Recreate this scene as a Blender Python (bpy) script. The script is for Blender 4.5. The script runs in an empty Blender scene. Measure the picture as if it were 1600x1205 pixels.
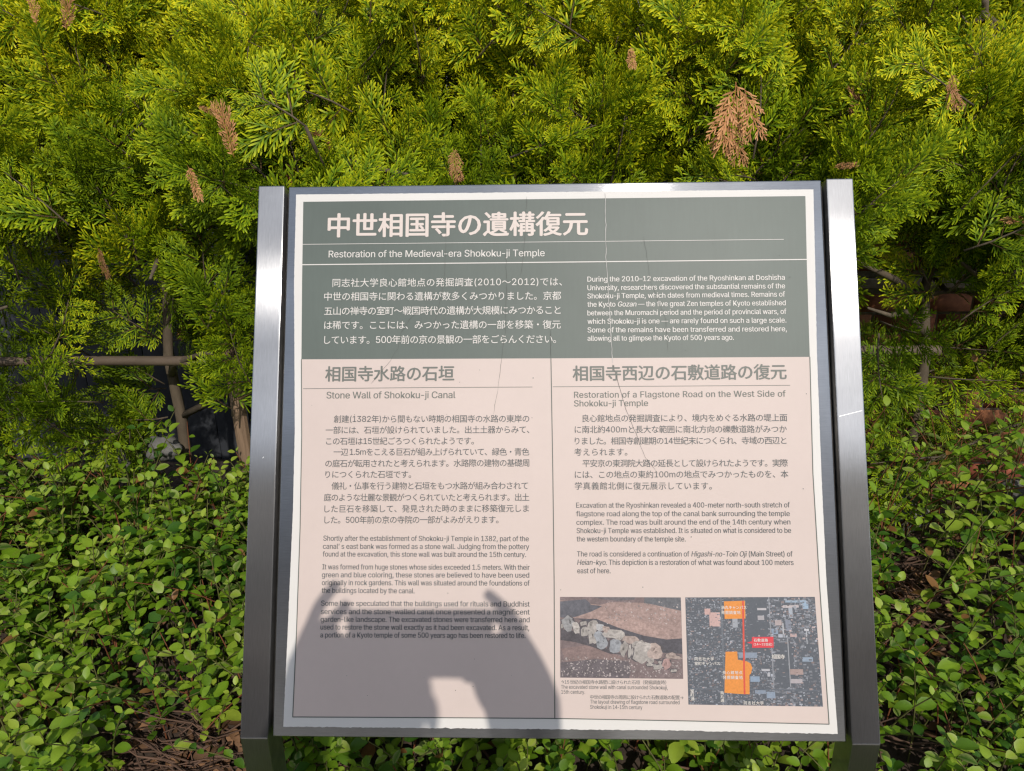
import bpy, bmesh, math, random, os
import numpy as np
from mathutils import Vector, Matrix, noise as mnoise

scene = bpy.context.scene
col = scene.collection
RNG = np.random.default_rng(7)
random.seed(7)
R = math.radians

# ------------------------------------------------------------------ camera
FPX, LEAN, ZB = 1150.0, R(25.4), 0.63          # focal length (photo px), lean of the sign, height of its lower edge
CAM = np.array([-0.0299, -0.8421, 1.4825])
YAW, PITCH, ROLL = R(-1.824), R(19.678), R(-0.874)
FW = np.array([math.sin(YAW)*math.cos(PITCH), math.cos(YAW)*math.cos(PITCH), -math.sin(PITCH)])
_rt = np.array([math.cos(YAW), -math.sin(YAW), 0.0]); _up = np.cross(_rt, FW)
RT = _rt*math.cos(ROLL)+_up*math.sin(ROLL); UP = -_rt*math.sin(ROLL)+_up*math.cos(ROLL)
cam = bpy.data.cameras.new('camera'); cam.sensor_width = 36; cam.lens = 36*FPX/1600
cam.clip_start = 0.02; cam.clip_end = 500
camo = bpy.data.objects.new('camera', cam); col.objects.link(camo); scene.camera = camo
camo.matrix_world = Matrix(((RT[0], UP[0], -FW[0], CAM[0]), (RT[1], UP[1], -FW[1], CAM[1]),
                            (RT[2], UP[2], -FW[2], CAM[2]), (0, 0, 0, 1)))
# ------------------------------------------------------------------ light
SUN = np.array([0.21, -0.765, 0.608]); SUN /= np.linalg.norm(SUN)     # towards the sun
world = bpy.data.worlds.new('World'); scene.world = world; world.use_nodes = True
nt = world.node_tree; bg = nt.nodes['Background']
sky = nt.nodes.new('ShaderNodeTexSky'); sky.sky_type = 'NISHITA'; sky.sun_disc = False
sky.sun_elevation = math.asin(SUN[2]); sky.sun_rotation = math.atan2(SUN[0], SUN[1])
sky.air_density = 1.0; sky.dust_density = 0.5; sky.ozone_density = 1.0
hs = nt.nodes.new('ShaderNodeHueSaturation'); hs.inputs['Saturation'].default_value = 0.5
nt.links.new(sky.outputs[0], hs.inputs['Color']); nt.links.new(hs.outputs[0], bg.inputs[0]); bg.inputs[1].default_value = 0.15
sl = bpy.data.lights.new('sun', 'SUN'); sl.energy = 2.3; sl.angle = R(0.53); sl.color = (1.0, 0.93, 0.84)
so = bpy.data.objects.new('sun', sl); col.objects.link(so)
so.rotation_euler = Vector(SUN).to_track_quat('Z', 'Y').to_euler()
vs = scene.view_settings
vs.view_transform = 'Standard'; vs.look = 'None'; vs.exposure = 0.08; vs.gamma = 1.0; vs.use_curve_mapping = False
scene.cycles.filter_width = 1.3

# ------------------------------------------------------------------ plan geometry
NRM = np.array([0, -math.cos(LEAN), math.sin(LEAN)]); TAN = np.array([0, math.sin(LEAN), math.cos(LEAN)])
ORG = np.array([0, 0, ZB])

def ray(x, y):
    return FW + RT*((x-800)/FPX) - UP*((y-602.5)/FPX)
def pan(x, y):                                   # measured mark -> point on the sign's face
    d = ray(x, y); return CAM + d*((ORG-CAM) @ NRM)/(d @ NRM)
def xt(x, y):                                    # ... in the face's own (right, up) metres
    p = pan(x, y)-ORG; return p[0], p @ TAN
def face(x, t, n=0.0):
    return ORG + np.array([x, 0, 0]) + TAN*t + NRM*n
def at(x, y, Y):                                 # measured place at depth Y
    d = ray(x, y); return CAM + d*(Y-CAM[1])/d[1]

def smooth(a):
    a = min(1.0, max(0.0, a)); return a*a*(3-2*a)
def soil_z(x, y):
    return 0.02 + 0.36*smooth((y+0.1)/0.95) - 0.22*smooth((y-0.95)/0.5)

# ------------------------------------------------------------------ object helpers
def link(o, parent=None):
    col.objects.link(o)
    if parent is not None: o.parent = parent
    return o
def tag(o, label=None, cat=None, group=None, kind=None):
    for k, v in (('label', label), ('category', cat), ('group', group), ('kind', kind)):
        if v: o[k] = v
    return o
def thing(name, label, cat, loc=(0, 0, 0), group=None):
    o = bpy.data.objects.new(name, None); o.location = loc; o.empty_display_size = 0.1
    link(o); return tag(o, label, cat, group)

class MB:
    """collects vertices, faces, point colours"""
    def __init__(s): s.v = []; s.q = []; s.t = []; s.c = []; s.n = 0; s.poly = []
    def add(s, v, quads=None, tris=None, c=None, polys=None):
        v = np.asarray(v, float).reshape(-1, 3)
        if quads is not None and len(quads): s.q.append(np.asarray(quads, np.int64).reshape(-1, 4)+s.n)
        if tris is not None and len(tris): s.t.append(np.asarray(tris, np.int64).reshape(-1, 3)+s.n)
        if polys: s.poly += [[i+s.n for i in p] for p in polys]
        if c is None: c = np.ones((len(v), 3))
        c = np.asarray(c, float)
        if c.ndim == 1: c = np.tile(c, (len(v), 1))
        s.v.append(v); s.c.append(c); s.n += len(v)
    def tube(s, pts, rad, sides=7, c=None, cap=True):
        pts = np.asarray(pts, float); rad = np.broadcast_to(np.asarray(rad, float), (len(pts),))
        d = np.gradient(pts, axis=0); d /= np.linalg.norm(d, axis=1)[:, None]+1e-9
        ref = np.array([0.31, 0.2, 0.93]) if abs(d[0, 2]) < 0.8 else np.array([0.9, 0.3, 0.1])
        a = np.cross(d, ref); a /= np.linalg.norm(a, axis=1)[:, None]+1e-9; b = np.cross(d, a)
        th = np.arange(sides)*2*math.pi/sides
        V = (pts[:, None]+(a[:, None]*np.cos(th)[None, :, None]+b[:, None]*np.sin(th)[None, :, None])*rad[:, None, None]).reshape(-1, 3)
        Q = []
        for i in range(len(pts)-1):
            for k in range(sides):
                Q.append((i*sides+k, i*sides+(k+1) % sides, (i+1)*sides+(k+1) % sides, (i+1)*sides+k))
        P = [list(range(sides))[::-1], [(len(pts)-1)*sides+k for k in range(sides)]] if cap else None
        s.add(V, Q, c=c, polys=P)
    def box(s, lo, hi, c=None):
        x0, y0, z0 = lo; x1, y1, z1 = hi
        V = [(x0,y0,z0),(x1,y0,z0),(x1,y1,z0),(x0,y1,z0),(x0,y0,z1),(x1,y0,z1),(x1,y1,z1),(x0,y1,z1)]
        s.add(V, [(0,3,2,1),(4,5,6,7),(0,1,5,4),(1,2,6,5),(2,3,7,6),(3,0,4,7)], c=c)
    def build(s, name, mat, parent=None, origin=(0, 0, 0), shade=False, bevel=0):
        V = np.concatenate(s.v)-np.asarray(origin, float); C = np.concatenate(s.c)
        me = bpy.data.meshes.new(name)
        if s.poly:
            faces = [tuple(f) for a in s.q for f in a]+[tuple(f) for a in s.t for f in a]+[tuple(p) for p in s.poly]
            me.from_pydata(V.tolist(), [], faces)
        else:
            parts = []; tot = []
            if s.q: q = np.concatenate(s.q); parts.append(q.ravel()); tot.append(np.full(len(q), 4))
            if s.t: t = np.concatenate(s.t); parts.append(t.ravel()); tot.append(np.full(len(t), 3))
            L = np.concatenate(parts).astype(np.int32); T = np.concatenate(tot).astype(np.int32)
            me.vertices.add(len(V)); me.vertices.foreach_set('co', V.astype(np.float32).ravel())
            me.loops.add(len(L)); me.loops.foreach_set('vertex_index', L)
            me.polygons.add(len(T)); st = np.concatenate(([0], np.cumsum(T)[:-1])).astype(np.int32)
            me.polygons.foreach_set('loop_start', st); me.update(calc_edges=True)
        ca = me.color_attributes.new('col', 'FLOAT_COLOR', 'POINT')
        ca.data.foreach_set('color', np.hstack([C, np.ones((len(C), 1))]).astype(np.float32).ravel())
        if bevel:
            bm = bmesh.new(); bm.from_mesh(me)
            bmesh.ops.recalc_face_normals(bm, faces=bm.faces)
            bmesh.ops.bevel(bm, geom=list(bm.edges), offset=bevel, segments=2, affect='EDGES', profile=0.6)
            bm.to_mesh(me); bm.free()
        if shade: me.polygons.foreach_set('use_smooth', np.ones(len(me.polygons), bool))
        me.validate(); me.update()
        for m in (mat if isinstance(mat, (list, tuple)) else [mat]): me.materials.append(m)
        return link(bpy.data.objects.new(name, me), parent)

# ------------------------------------------------------------------ materials
def mat(name, base=(0.5, 0.5, 0.5), rough=0.6, metal=0.0, spec=0.5, attr=False, noise=None, bump=None, transl=0.0, aniso=None, extra=None):
    """noise = (scale, amount, stretch xyz): mottles the base colour; bump = (scale, strength, stretch)"""
    m = bpy.data.materials.new(name); m.use_nodes = True
    t = m.node_tree; N = t.nodes; Lk = t.links; p = N['Principled BSDF']; out = N['Material Output']
    p.inputs['Roughness'].default_value = rough; p.inputs['Metallic'].default_value = metal
    p.inputs['Specular IOR Level'].default_value = spec
    rgb = None
    if attr:
        a = N.new('ShaderNodeAttribute'); a.attribute_name = 'col'; rgb = a.outputs['Color']
        if base != (1, 1, 1):
            mx = N.new('ShaderNodeMix'); mx.data_type = 'RGBA'; mx.blend_type = 'MULTIPLY'; mx.inputs[0].default_value = 1
            Lk.new(rgb, mx.inputs[6]); mx.inputs[7].default_value = (*base, 1); rgb = mx.outputs[2]
    else:
        c = N.new('ShaderNodeRGB'); c.outputs[0].default_value = (*base, 1); rgb = c.outputs[0]
    def ntex(scale, stretch, detail=5):
        tc = N.new('ShaderNodeTexCoord'); mp = N.new('ShaderNodeMapping'); mp.inputs['Scale'].default_value = stretch
        Lk.new(tc.outputs['Object'], mp.inputs[0])
        n = N.new('ShaderNodeTexNoise'); n.inputs['Scale'].default_value = scale; n.inputs['Detail'].default_value = detail
        n.inputs['Roughness'].default_value = 0.6
        Lk.new(mp.outputs[0], n.inputs['Vector']); return n.outputs['Fac']
    if noise:
        for sc_, am, stx in (noise if isinstance(noise, list) else [noise]):
            f = ntex(sc_, stx)
            mr = N.new('ShaderNodeMapRange'); Lk.new(f, mr.inputs[0])
            mr.inputs[1].default_value = 0.25; mr.inputs[2].default_value = 0.75
            mr.inputs[3].default_value = 1-am; mr.inputs[4].default_value = 1+am
            mx = N.new('ShaderNodeMix'); mx.data_type = 'RGBA'; mx.blend_type = 'MULTIPLY'; mx.inputs[0].default_value = 1
            Lk.new(rgb, mx.inputs[6]); Lk.new(mr.outputs[0], mx.inputs[7]); rgb = mx.outputs[2]
    Lk.new(rgb, p.inputs['Base Color'])
    if bump:
        f = ntex(bump[0], bump[2]); b = N.new('ShaderNodeBump'); b.inputs['Strength'].default_value = bump[1]
        b.inputs['Distance'].default_value = 0.002
        Lk.new(f, b.inputs['Height']); Lk.new(b.outputs[0], p.inputs['Normal'])
    if aniso:
        p.inputs['Anisotropic'].default_value = aniso[0]
        cx = N.new('ShaderNodeCombineXYZ')
        for i in range(3): cx.inputs[i].default_value = aniso[1][i]
        Lk.new(cx.outputs[0], p.inputs['Tangent'])
        f = ntex(aniso[2], aniso[3], 6)
        mr = N.new('ShaderNodeMapRange'); Lk.new(f, mr.inputs[0])
        mr.inputs[1].default_value = 0.3; mr.inputs[2].default_value = 0.7
        mr.inputs[3].default_value = rough*0.8; mr.inputs[4].default_value = rough*1.25
        Lk.new(mr.outputs[0], p.inputs['Roughness'])
    if transl:
        tr = N.new('ShaderNodeBsdfTranslucent'); Lk.new(rgb, tr.inputs[0])
        ms = N.new('ShaderNodeMixShader'); ms.inputs[0].default_value = transl
        Lk.new(p.outputs[0], ms.inputs[1]); Lk.new(tr.outputs[0], ms.inputs[2]); Lk.new(ms.outputs[0], out.inputs[0])
    return m

M = {}
def steel(name, tangent, stretch, tone):
    """brushed steel: a sharp lobe drawn out across the brush lines over a dull wide one"""
    m = bpy.data.materials.new(name); m.use_nodes = True; t = m.node_tree; N = t.nodes; Lk = t.links
    N.remove(N['Principled BSDF']); out = N['Material Output']
    tc = N.new('ShaderNodeTexCoord'); mp_ = N.new('ShaderNodeMapping'); mp_.inputs['Scale'].default_value = stretch; Lk.new(tc.outputs['Object'], mp_.inputs[0])
    n1 = N.new('ShaderNodeTexNoise'); n1.inputs['Scale'].default_value = 60; n1.inputs['Detail'].default_value = 6; Lk.new(mp_.outputs[0], n1.inputs['Vector'])
    n2 = N.new('ShaderNodeTexNoise'); n2.inputs['Scale'].default_value = 9; n2.inputs['Detail'].default_value = 6; Lk.new(tc.outputs['Object'], n2.inputs['Vector'])
    ad = N.new('ShaderNodeMath'); ad.operation = 'ADD'; Lk.new(n1.outputs['Fac'], ad.inputs[0]); Lk.new(n2.outputs['Fac'], ad.inputs[1])
    mr = N.new('ShaderNodeMapRange'); mr.inputs[1].default_value = 0.6; mr.inputs[2].default_value = 1.4; mr.inputs[3].default_value = 0.8; mr.inputs[4].default_value = 1.2; Lk.new(ad.outputs[0], mr.inputs[0])
    bp = N.new('ShaderNodeBump'); bp.inputs['Strength'].default_value = 0.035; bp.inputs['Distance'].default_value = 0.002; Lk.new(n1.outputs['Fac'], bp.inputs['Height'])
    cx = N.new('ShaderNodeCombineXYZ')
    for k in range(3): cx.inputs[k].default_value = tangent[k]
    sh = []
    for dist, rough, an, cc in (('BECKMANN', 0.228, 0.68, tone), ('GGX', 0.46, 0.3, (0.42, 0.42, 0.42))):
        g = N.new('ShaderNodeBsdfAnisotropic'); g.distribution = dist; g.inputs['Roughness'].default_value = rough; g.inputs['Anisotropy'].default_value = an
        mx = N.new('ShaderNodeMix'); mx.data_type = 'RGBA'; mx.blend_type = 'MULTIPLY'; mx.inputs[0].default_value = 1; mx.inputs[6].default_value = (*cc, 1); Lk.new(mr.outputs[0], mx.inputs[7])
        Lk.new(mx.outputs[2], g.inputs['Color']); Lk.new(cx.outputs[0], g.inputs['Tangent']); Lk.new(bp.outputs[0], g.inputs['Normal']); sh.append(g)
    ms = N.new('ShaderNodeMixShader'); ms.inputs[0].default_value = 0.30
    Lk.new(sh[0].outputs[0], ms.inputs[1]); Lk.new(sh[1].outputs[0], ms.inputs[2]); Lk.new(ms.outputs[0], out.inputs[0]); return m
M['post_steel'] = steel('brushed post steel', tuple(TAN), (30, 1, 1), (0.37, 0.37, 0.38))
M['frame_steel'] = steel('brushed frame steel', (1, 0, 0), (1, 25, 25), (0.50, 0.51, 0.52))
M['backing'] = mat('weathered backing metal', (0.34, 0.32, 0.29), 0.5, 1.0, noise=(30, 0.2, (1, 1, 1)))
M['white_print'] = mat('white print', (0.80, 0.775, 0.735), 0.5, spec=0.4, noise=[(3, 0.03, (1, 1, 1))])
M['green_print'] = mat('faded green print', (0.130, 0.158, 0.140), 0.46, spec=0.38, noise=[(5, 0.11, (1, 1, 1)), (50, 0.035, (4, 0.4, 0.4))])
M['pink_print'] = mat('faded pink print', (0.715, 0.598, 0.545), 0.5, spec=0.4, noise=[(4, 0.04, (1, 1, 1)), (70, 0.012, (1, 1, 1))])
M['pale_ink'] = mat('pale lettering', (0.78, 0.745, 0.70), 0.5, spec=0.4)
M['title_ink'] = mat('pinkish lettering', (0.78, 0.68, 0.62), 0.5, spec=0.4)
M['grey_ink'] = mat('grey green lettering', (0.185, 0.195, 0.175), 0.5, spec=0.4)
M['dark_ink'] = mat('slate lettering', (0.125, 0.135, 0.140), 0.5, spec=0.4)
M['line_ink'] = mat('thin line ink', (0.12, 0.14, 0.125), 0.5, spec=0.4)
M['crack'] = mat('hairline crack', (0.10, 0.10, 0.09), 0.8)
M['pale_crack'] = mat('pale crack', (0.62, 0.60, 0.57), 0.8)
M['picture'] = mat('printed picture', (1, 1, 1), 0.5, spec=0.4, attr=True, noise=[(260, 0.30, (1, 1, 1)), (60, 0.2, (1, 1, 1))])
M['map_print'] = mat('printed map', (1, 1, 1), 0.5, spec=0.4, attr=True, noise=[(300, 0.12, (1, 1, 1))])
M['foliage'] = mat('conifer foliage', (1, 1, 1), 0.5, spec=0.14, attr=True, transl=0.05)
M['leaf'] = mat('ground cover leaf', (1, 1, 1), 0.45, spec=0.4, attr=True, noise=(35, 0.18, (1, 1, 1)), transl=0.25)
M['bark'] = mat('bark', (0.13, 0.10, 0.068), 0.85, noise=[(40, 0.4, (1, 1, 0.3))], bump=(70, 0.6, (1, 1, 0.3)))
M['bamboo'] = mat('weathered bamboo', (0.15, 0.11, 0.078), 0.75, noise=[(30, 0.25, (0.2, 1, 1)), (8, 0.2, (1, 1, 1))])
M['stake'] = mat('weathered wood stake', (0.30, 0.20, 0.13), 0.75, noise=[(40, 0.3, (3, 3, 0.25))], bump=(60, 0.5, (3, 3, 0.2)))
M['soil'] = mat('soil', (0.055, 0.038, 0.027), 0.95, noise=[(18, 0.5, (1, 1, 1)), (90, 0.4, (1, 1, 1))], bump=(60, 1.0, (1, 1, 1)))
M['litter'] = mat('leaf litter', (1, 1, 1), 0.8, attr=True, noise=(40, 0.25, (1, 1, 1)))
M['fence'] = mat('shaded fence metal', (0.055, 0.06, 0.07), 0.5, noise=[(4, 0.08, (1, 1, 0.3))])  # grey boards set nearly black: shade behind the hedge put into the colour
M['fence_light'] = mat('pale fence metal', (0.62, 0.62, 0.61), 0.5, noise=[(4, 0.08, (1, 1, 0.3))])
M['rock'] = mat('garden rock', (0.17, 0.165, 0.155), 0.9, noise=[(9, 0.35, (1, 1, 1)), (60, 0.2, (1, 1, 1))], bump=(25, 0.9, (1, 1, 1)))
M['brick'] = mat('brick', (1, 1, 1), 0.9, attr=True, noise=[(50, 0.35, (1, 1, 1)), (12, 0.25, (1, 1, 1))], bump=(120, 0.2, (1, 1, 1)))
M['paving'] = mat('paving', (0.42, 0.39, 0.35), 0.85, noise=[(3, 0.15, (1, 1, 1)), (120, 0.2, (1, 1, 1))], bump=(150, 0.3, (1, 1, 1)))
M['ground'] = mat('bare ground', (0.12, 0.10, 0.08), 0.95, noise=[(0.6, 0.3, (1, 1, 1))])

# ================================================================== SETTING
def sheet(name, x0, x1, y0, y1, nx, ny, zf, m, kind='structure'):
    X, Y = np.meshgrid(np.linspace(x0, x1, nx), np.linspace(y0, y1, ny)); V = [(a, b, zf(a, b)) for a, b in zip(X.ravel(), Y.ravel())]
    Q = [(j*nx+i, j*nx+i+1, (j+1)*nx+i+1, (j+1)*nx+i) for j in range(ny-1) for i in range(nx-1)]
    b = MB(); b.add(V, Q); o = b.build(name, m, shade=True); o['kind'] = kind; return o
sheet('ground', -120, 120, -120, 120, 2, 2, lambda x, y: -0.05, M['ground'])
sheet('path', -30, 30, -12.4, -0.80, 2, 2, lambda x, y: 0.0, M['paving'])
def bumpy(x, y):
    return soil_z(x, y)+0.03*mnoise.noise((x*5, y*5, 0))
sheet('planting_bed', -3.2, 3.2, -0.70, 2.6, 130, 70, bumpy, M['soil'])
b = MB(); b.box((-3.2, -0.80, -0.04), (3.2, -0.69, 0.07)); kerb = b.build('kerb', M['paving'], bevel=0.008); kerb['kind'] = 'structure'

# ---- grey metal fence behind the hedge
FY = 1.95
fence = thing('metal_fence', 'grey fence of upright metal boards, glimpsed through gaps in the conifer hedge', 'fence', (-1.0, FY, 0.1))
x = -3.0
while x < 0.98:
    w = 0.125
    b = MB(); b.box((x, FY, 0.05), (min(x+w, 1.0), FY+0.02, 2.35)); b.build('board', M['fence'], fence, (-1.0, FY, 0.1), bevel=0.003)
    x += w+0.002
for z in (0.35, 1.15, 1.9):
    b = MB(); b.box((-3.0, FY+0.023, z), (1.0, FY+0.063, z+0.05)); b.build('rail', M['fence'], fence, (-1.0, FY, 0.1))
for px in (328, 700, 985):
    p = at(px, 330, FY-0.03); b = MB(); b.box((p[0]-0.022, FY-0.045, 0.05), (p[0]+0.022, FY-0.003, 2.1))
    b.build('post', M['fence_light'], fence, (-1.0, FY, 0.1), bevel=0.003)
# ---- brick wall on the right
BX0, BX1, BY = 1.02, 3.4, 1.62
b = MB(); cH, bL = 0.07, 0.215
for k in range(38):
    z0 = 0.02+k*cH
    if abs(k-13) < 0.5: continue
    xx = BX0-(0.11 if k % 2 else 0)
    while xx < BX1:
        a0, a1 = max(xx, BX0), min(xx+bL-0.01, BX1)
        if a1-a0 > 0.02:
            sh = RNG.uniform(0.75, 1.2); hue = RNG.uniform(-0.03, 0.03)
            j = RNG.uniform(-0.001, 0.002)
            b.box((a0, BY+j, z0), (a1, BY+0.1, z0+cH-0.01), c=(0.33*sh, (0.115+hue*0.8)*sh, 0.055*sh))
        xx += bL
bw = thing('brick_wall', 'orange brown brick wall in shade behind the right end of the hedge', 'wall', (2.1, BY, 0))
b.build('brickwork', M['brick'], bw, (2.1, BY, 0))
b = MB(); b.box((BX0+0.004, BY+0.0035, 0.0), (BX1-0.004, BY+0.12, 2.68), c=(0.34, 0.31, 0.27)); b.build('mortar', M['brick'], bw, (2.1, BY, 0))
b = MB(); b.box((BX0+0.01, BY-0.012, 0.02+13*cH+0.012), (BX1, BY+0.006, 0.02+14*cH-0.025), c=(0.36, 0.29, 0.23)); b.build('ledge', M['brick'], bw, (2.1, BY, 0), bevel=0.004)

# ---- hall across the path (seen only as the dark part of the reflections in the steel)
hall = thing('brick_hall', 'brick hall with rows of windows across the path, mirrored darkly in the sign posts', 'building', (0, -13, 0))
b = MB(); b.box((-22, -18, -0.04), (22, -13, 6.6), c=(0.16, 0.10, 0.075)); b.build('wall', M['brick'], hall, (0, -13, 0))
b = MB(); b.box((-22.4, -18.4, 6.603), (22.4, -12.6, 7.0), c=(0.09, 0.09, 0.09)); b.build('roof', M['brick'], hall, (0, -13, 0))
glass = mat('window glass', (0.03, 0.035, 0.04), 0.1, spec=0.6)
for zz in (0.9, 3.9):
    for i in range(-9, 10):
        b = MB(); b.box((i*2.3-0.6, -13.0+0.003, zz), (i*2.3+0.6, -12.95, zz+1.7), c=(0.3, 0.3, 0.3)); wf = b.build('window', M['brick'], hall, (0, -13, 0))
        b = MB(); b.box((i*2.3-0.52, -12.947, zz+0.08), (i*2.3+0.52, -12.94, zz+1.62)); b.build('pane', glass, wf, (0, -13, 0))

# ================================================================== SIGN
sign = thing('information_sign', 'tilted steel sign board with green header and pink text panels between two brushed steel posts', 'sign', (0, 0, 0))
W, H = 0.84, 0.842
# posts: bent rectangular tubes
def post(xl, xr):
    d = 0.05; tt = H+0.0005; tb = -0.001; y0 = 0.004
    F0 = ORG+TAN*tt+NRM*y0; Fb = ORG+TAN*tb+NRM*y0
    B0 = F0-NRM*d
    yb = Fb[1]+d                              # back bend where the leaning back meets the upright back
    s_ = (yb-B0[1])/TAN[1]; Bb = B0+TAN*s_
    prof = [(F0[1], F0[2]), (Fb[1], Fb[2]), (Fb[1], -0.03), (yb, -0.03), (yb, Bb[2]), (B0[1], B0[2])]
    V = [(xl, a, c) for a, c in prof]+[(xr, a, c) for a, c in prof]; n = 6
    b = MB(); P = [[0, 5, 4, 1], [1, 4, 3, 2], [6, 7, 10, 11], [7, 8, 9, 10]]
    Q = [(i, (i+1) % n, (i+1) % n+n, i+n) for i in range(n)]
    b.add(V, Q, polys=P); b.build('post', M['post_steel'], sign, bevel=0.0016)
lx0 = (xt(405.5, 291.9)[0]+xt(377.2, 1151.5)[0])/2; lx1 = (xt(445.3, 291)[0]+xt(420.1, 1151)[0])/2
rx0 = (xt(1288, 279.7)[0]+xt(1331.8, 1161.5)[0])/2; rx1 = (xt(1329.7, 279)[0]+xt(1375.5, 1162)[0])/2
post(lx0, lx1); post(rx0, rx1)
def slab(x0, x1, t0, t1, n0, n1, name, m, parent, bevel=0):
    V = [face(x, t, n) for n in (n0, n1) for x, t in ((x0, t0), (x1, t0), (x1, t1), (x0, t1))]
    b = MB(); b.add(V, [(0,3,2,1),(4,5,6,7),(0,1,5,4),(1,2,6,5),(2,3,7,6),(3,0,4,7)])
    return b.build(name, m, parent, bevel=bevel)
slab(-W/2, W/2, 0, H, -0.02, 0.0, 'panel_frame', M['frame_steel'], sign, bevel=0.0022)
slab(lx1+0.0005, rx0-0.0005, 0.008, H-0.008, -0.034, -0.0205, 'backing_plate', M['backing'], sign, bevel=0.001)
# flange strip just inside each gap
slab(lx1+0.002, -W/2-0.0005, 0.009, H-0.007, -0.020, -0.010, 'flange', M['backing'], sign)
slab(W/2+0.0005, rx0-0.002, 0.006, H-0.006, -0.020, -0.010, 'flange', M['backing'], sign)

# printed sheet: the edges bow a little, measured from the photo
def outline(ptsL, jag0=0.0):
    out = []
    for (x0, y0), (x1, y1) in zip(ptsL, ptsL[1:]+ptsL[:1]):
        jag = jag0 if min(y0, y1) > 1100 else jag0*0.3
        L = math.hypot(x1-x0, y1-y0); n = max(1, int(L/4)) if jag else 1
        for i in range(n):
            f = i/n; out.append((x0+(x1-x0)*f+(RNG.normal(0, jag) if i else 0), y0+(y1-y0)*f+(RNG.normal(0, jag) if i else 0)))
    return out
def flat(ptsL, n, b=None, c=None):
    b = b or MB(); V = [face(*xt(x, y), n) for x, y in ptsL]
    b.add(V, polys=[list(range(len(V)))[::-1]], c=c); return b
SHEET = [(463, 304.5), (1270.5, 296.5), (1273, 400), (1276, 552), (1283, 740), (1291, 912), (1308.5, 1146.5), (1050, 1141), (443, 1135), (450, 985), (458, 800), (461, 670), (460.5, 560), (459.8, 440)]
def solid(ptsL, n0, n1):
    k = len(ptsL); b = MB()
    V = [face(*xt(x, y), n1) for x, y in ptsL]+[face(*xt(x, y), n0) for x, y in ptsL]
    b.add(V, [(i, (i+1) % k, (i+1) % k+k, i+k) for i in range(k)], polys=[list(range(k))[::-1]]); return b
prt = solid(outline(SHEET, 0.35), 0.0002, 0.0012).build('printed_sheet', M['white_print'], sign)
LV1, LV2, LV3 = 0.0016, 0.0020, 0.0024
GL = [(474.4, 316), (472.5, 440), (471.5, 561.8)]; GR = [(1257.8, 307), (1260.3, 420), (1264.7, 558)]
flat([GL[0], GR[0], GR[1], GR[2], (860.8, 560.3), GL[2], GL[1]], LV1).build('header_field', M['green_print'], prt)
PL = [(471.5, 561.8), (472.0, 680), (469.5, 825), (464, 985), (458, 1119.5)]
PR = [(1264.7, 558), (1269.5, 740), (1279.5, 908), (1294.7, 1131)]
flat([PL[0], (860.8, 560.3)]+PR+[(866.8, 1122), PL[4], PL[3], PL[2], PL[1]], LV1).build('text_field', M['pink_print'], prt)
def ribbon(b, pl, w, n=LV2):
    P = np.array([xt(x, y) for x, y in pl]); d = np.gradient(P, axis=0); d /= np.linalg.norm(d, axis=1)[:, None]
    o = np.stack([-d[:, 1], d[:, 0]], 1); w = np.broadcast_to(np.asarray(w, float), (len(P),))[:, None]*0.5
    A, B = P+o*w, P-o*w; V = [face(a[0], a[1], n) for a in A]+[face(a[0], a[1], n) for a in B]; k = len(P)
    b.add(V, [(i, i+k, i+1+k, i+1) for i in range(k-1)])
b = MB()
for pl in (PL, PR, [(860.8, 560.3), (863.8, 740), (865.8, 908), (866.8, 1122)], [(457.5, 1119.7), (660, 1120.6), (866.8, 1122), (1080, 1126), (1295, 1131)]):
    ribbon(b, pl, 0.0013)
b.build('border_line', M['line_ink'], prt)
b = MB(); ribbon(b, [(474, 607.7), (650, 606), (832, 605)], 0.0008); ribbon(b, [(863.6, 604.7), (1050, 603.6), (1234, 602.3)], 0.0008)
b.build('heading_rule', M['grey_ink'], prt)
b = MB(); ribbon(b, [(473.3, 382.5), (700, 380.2), (1000, 377.2), (1224, 374.7)], 0.0008); ribbon(b, [(473, 414.3), (760, 411.4), (1060, 408.3), (1261, 406)], 0.0016)
b.build('header_rule', M['pale_ink'], prt)

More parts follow.
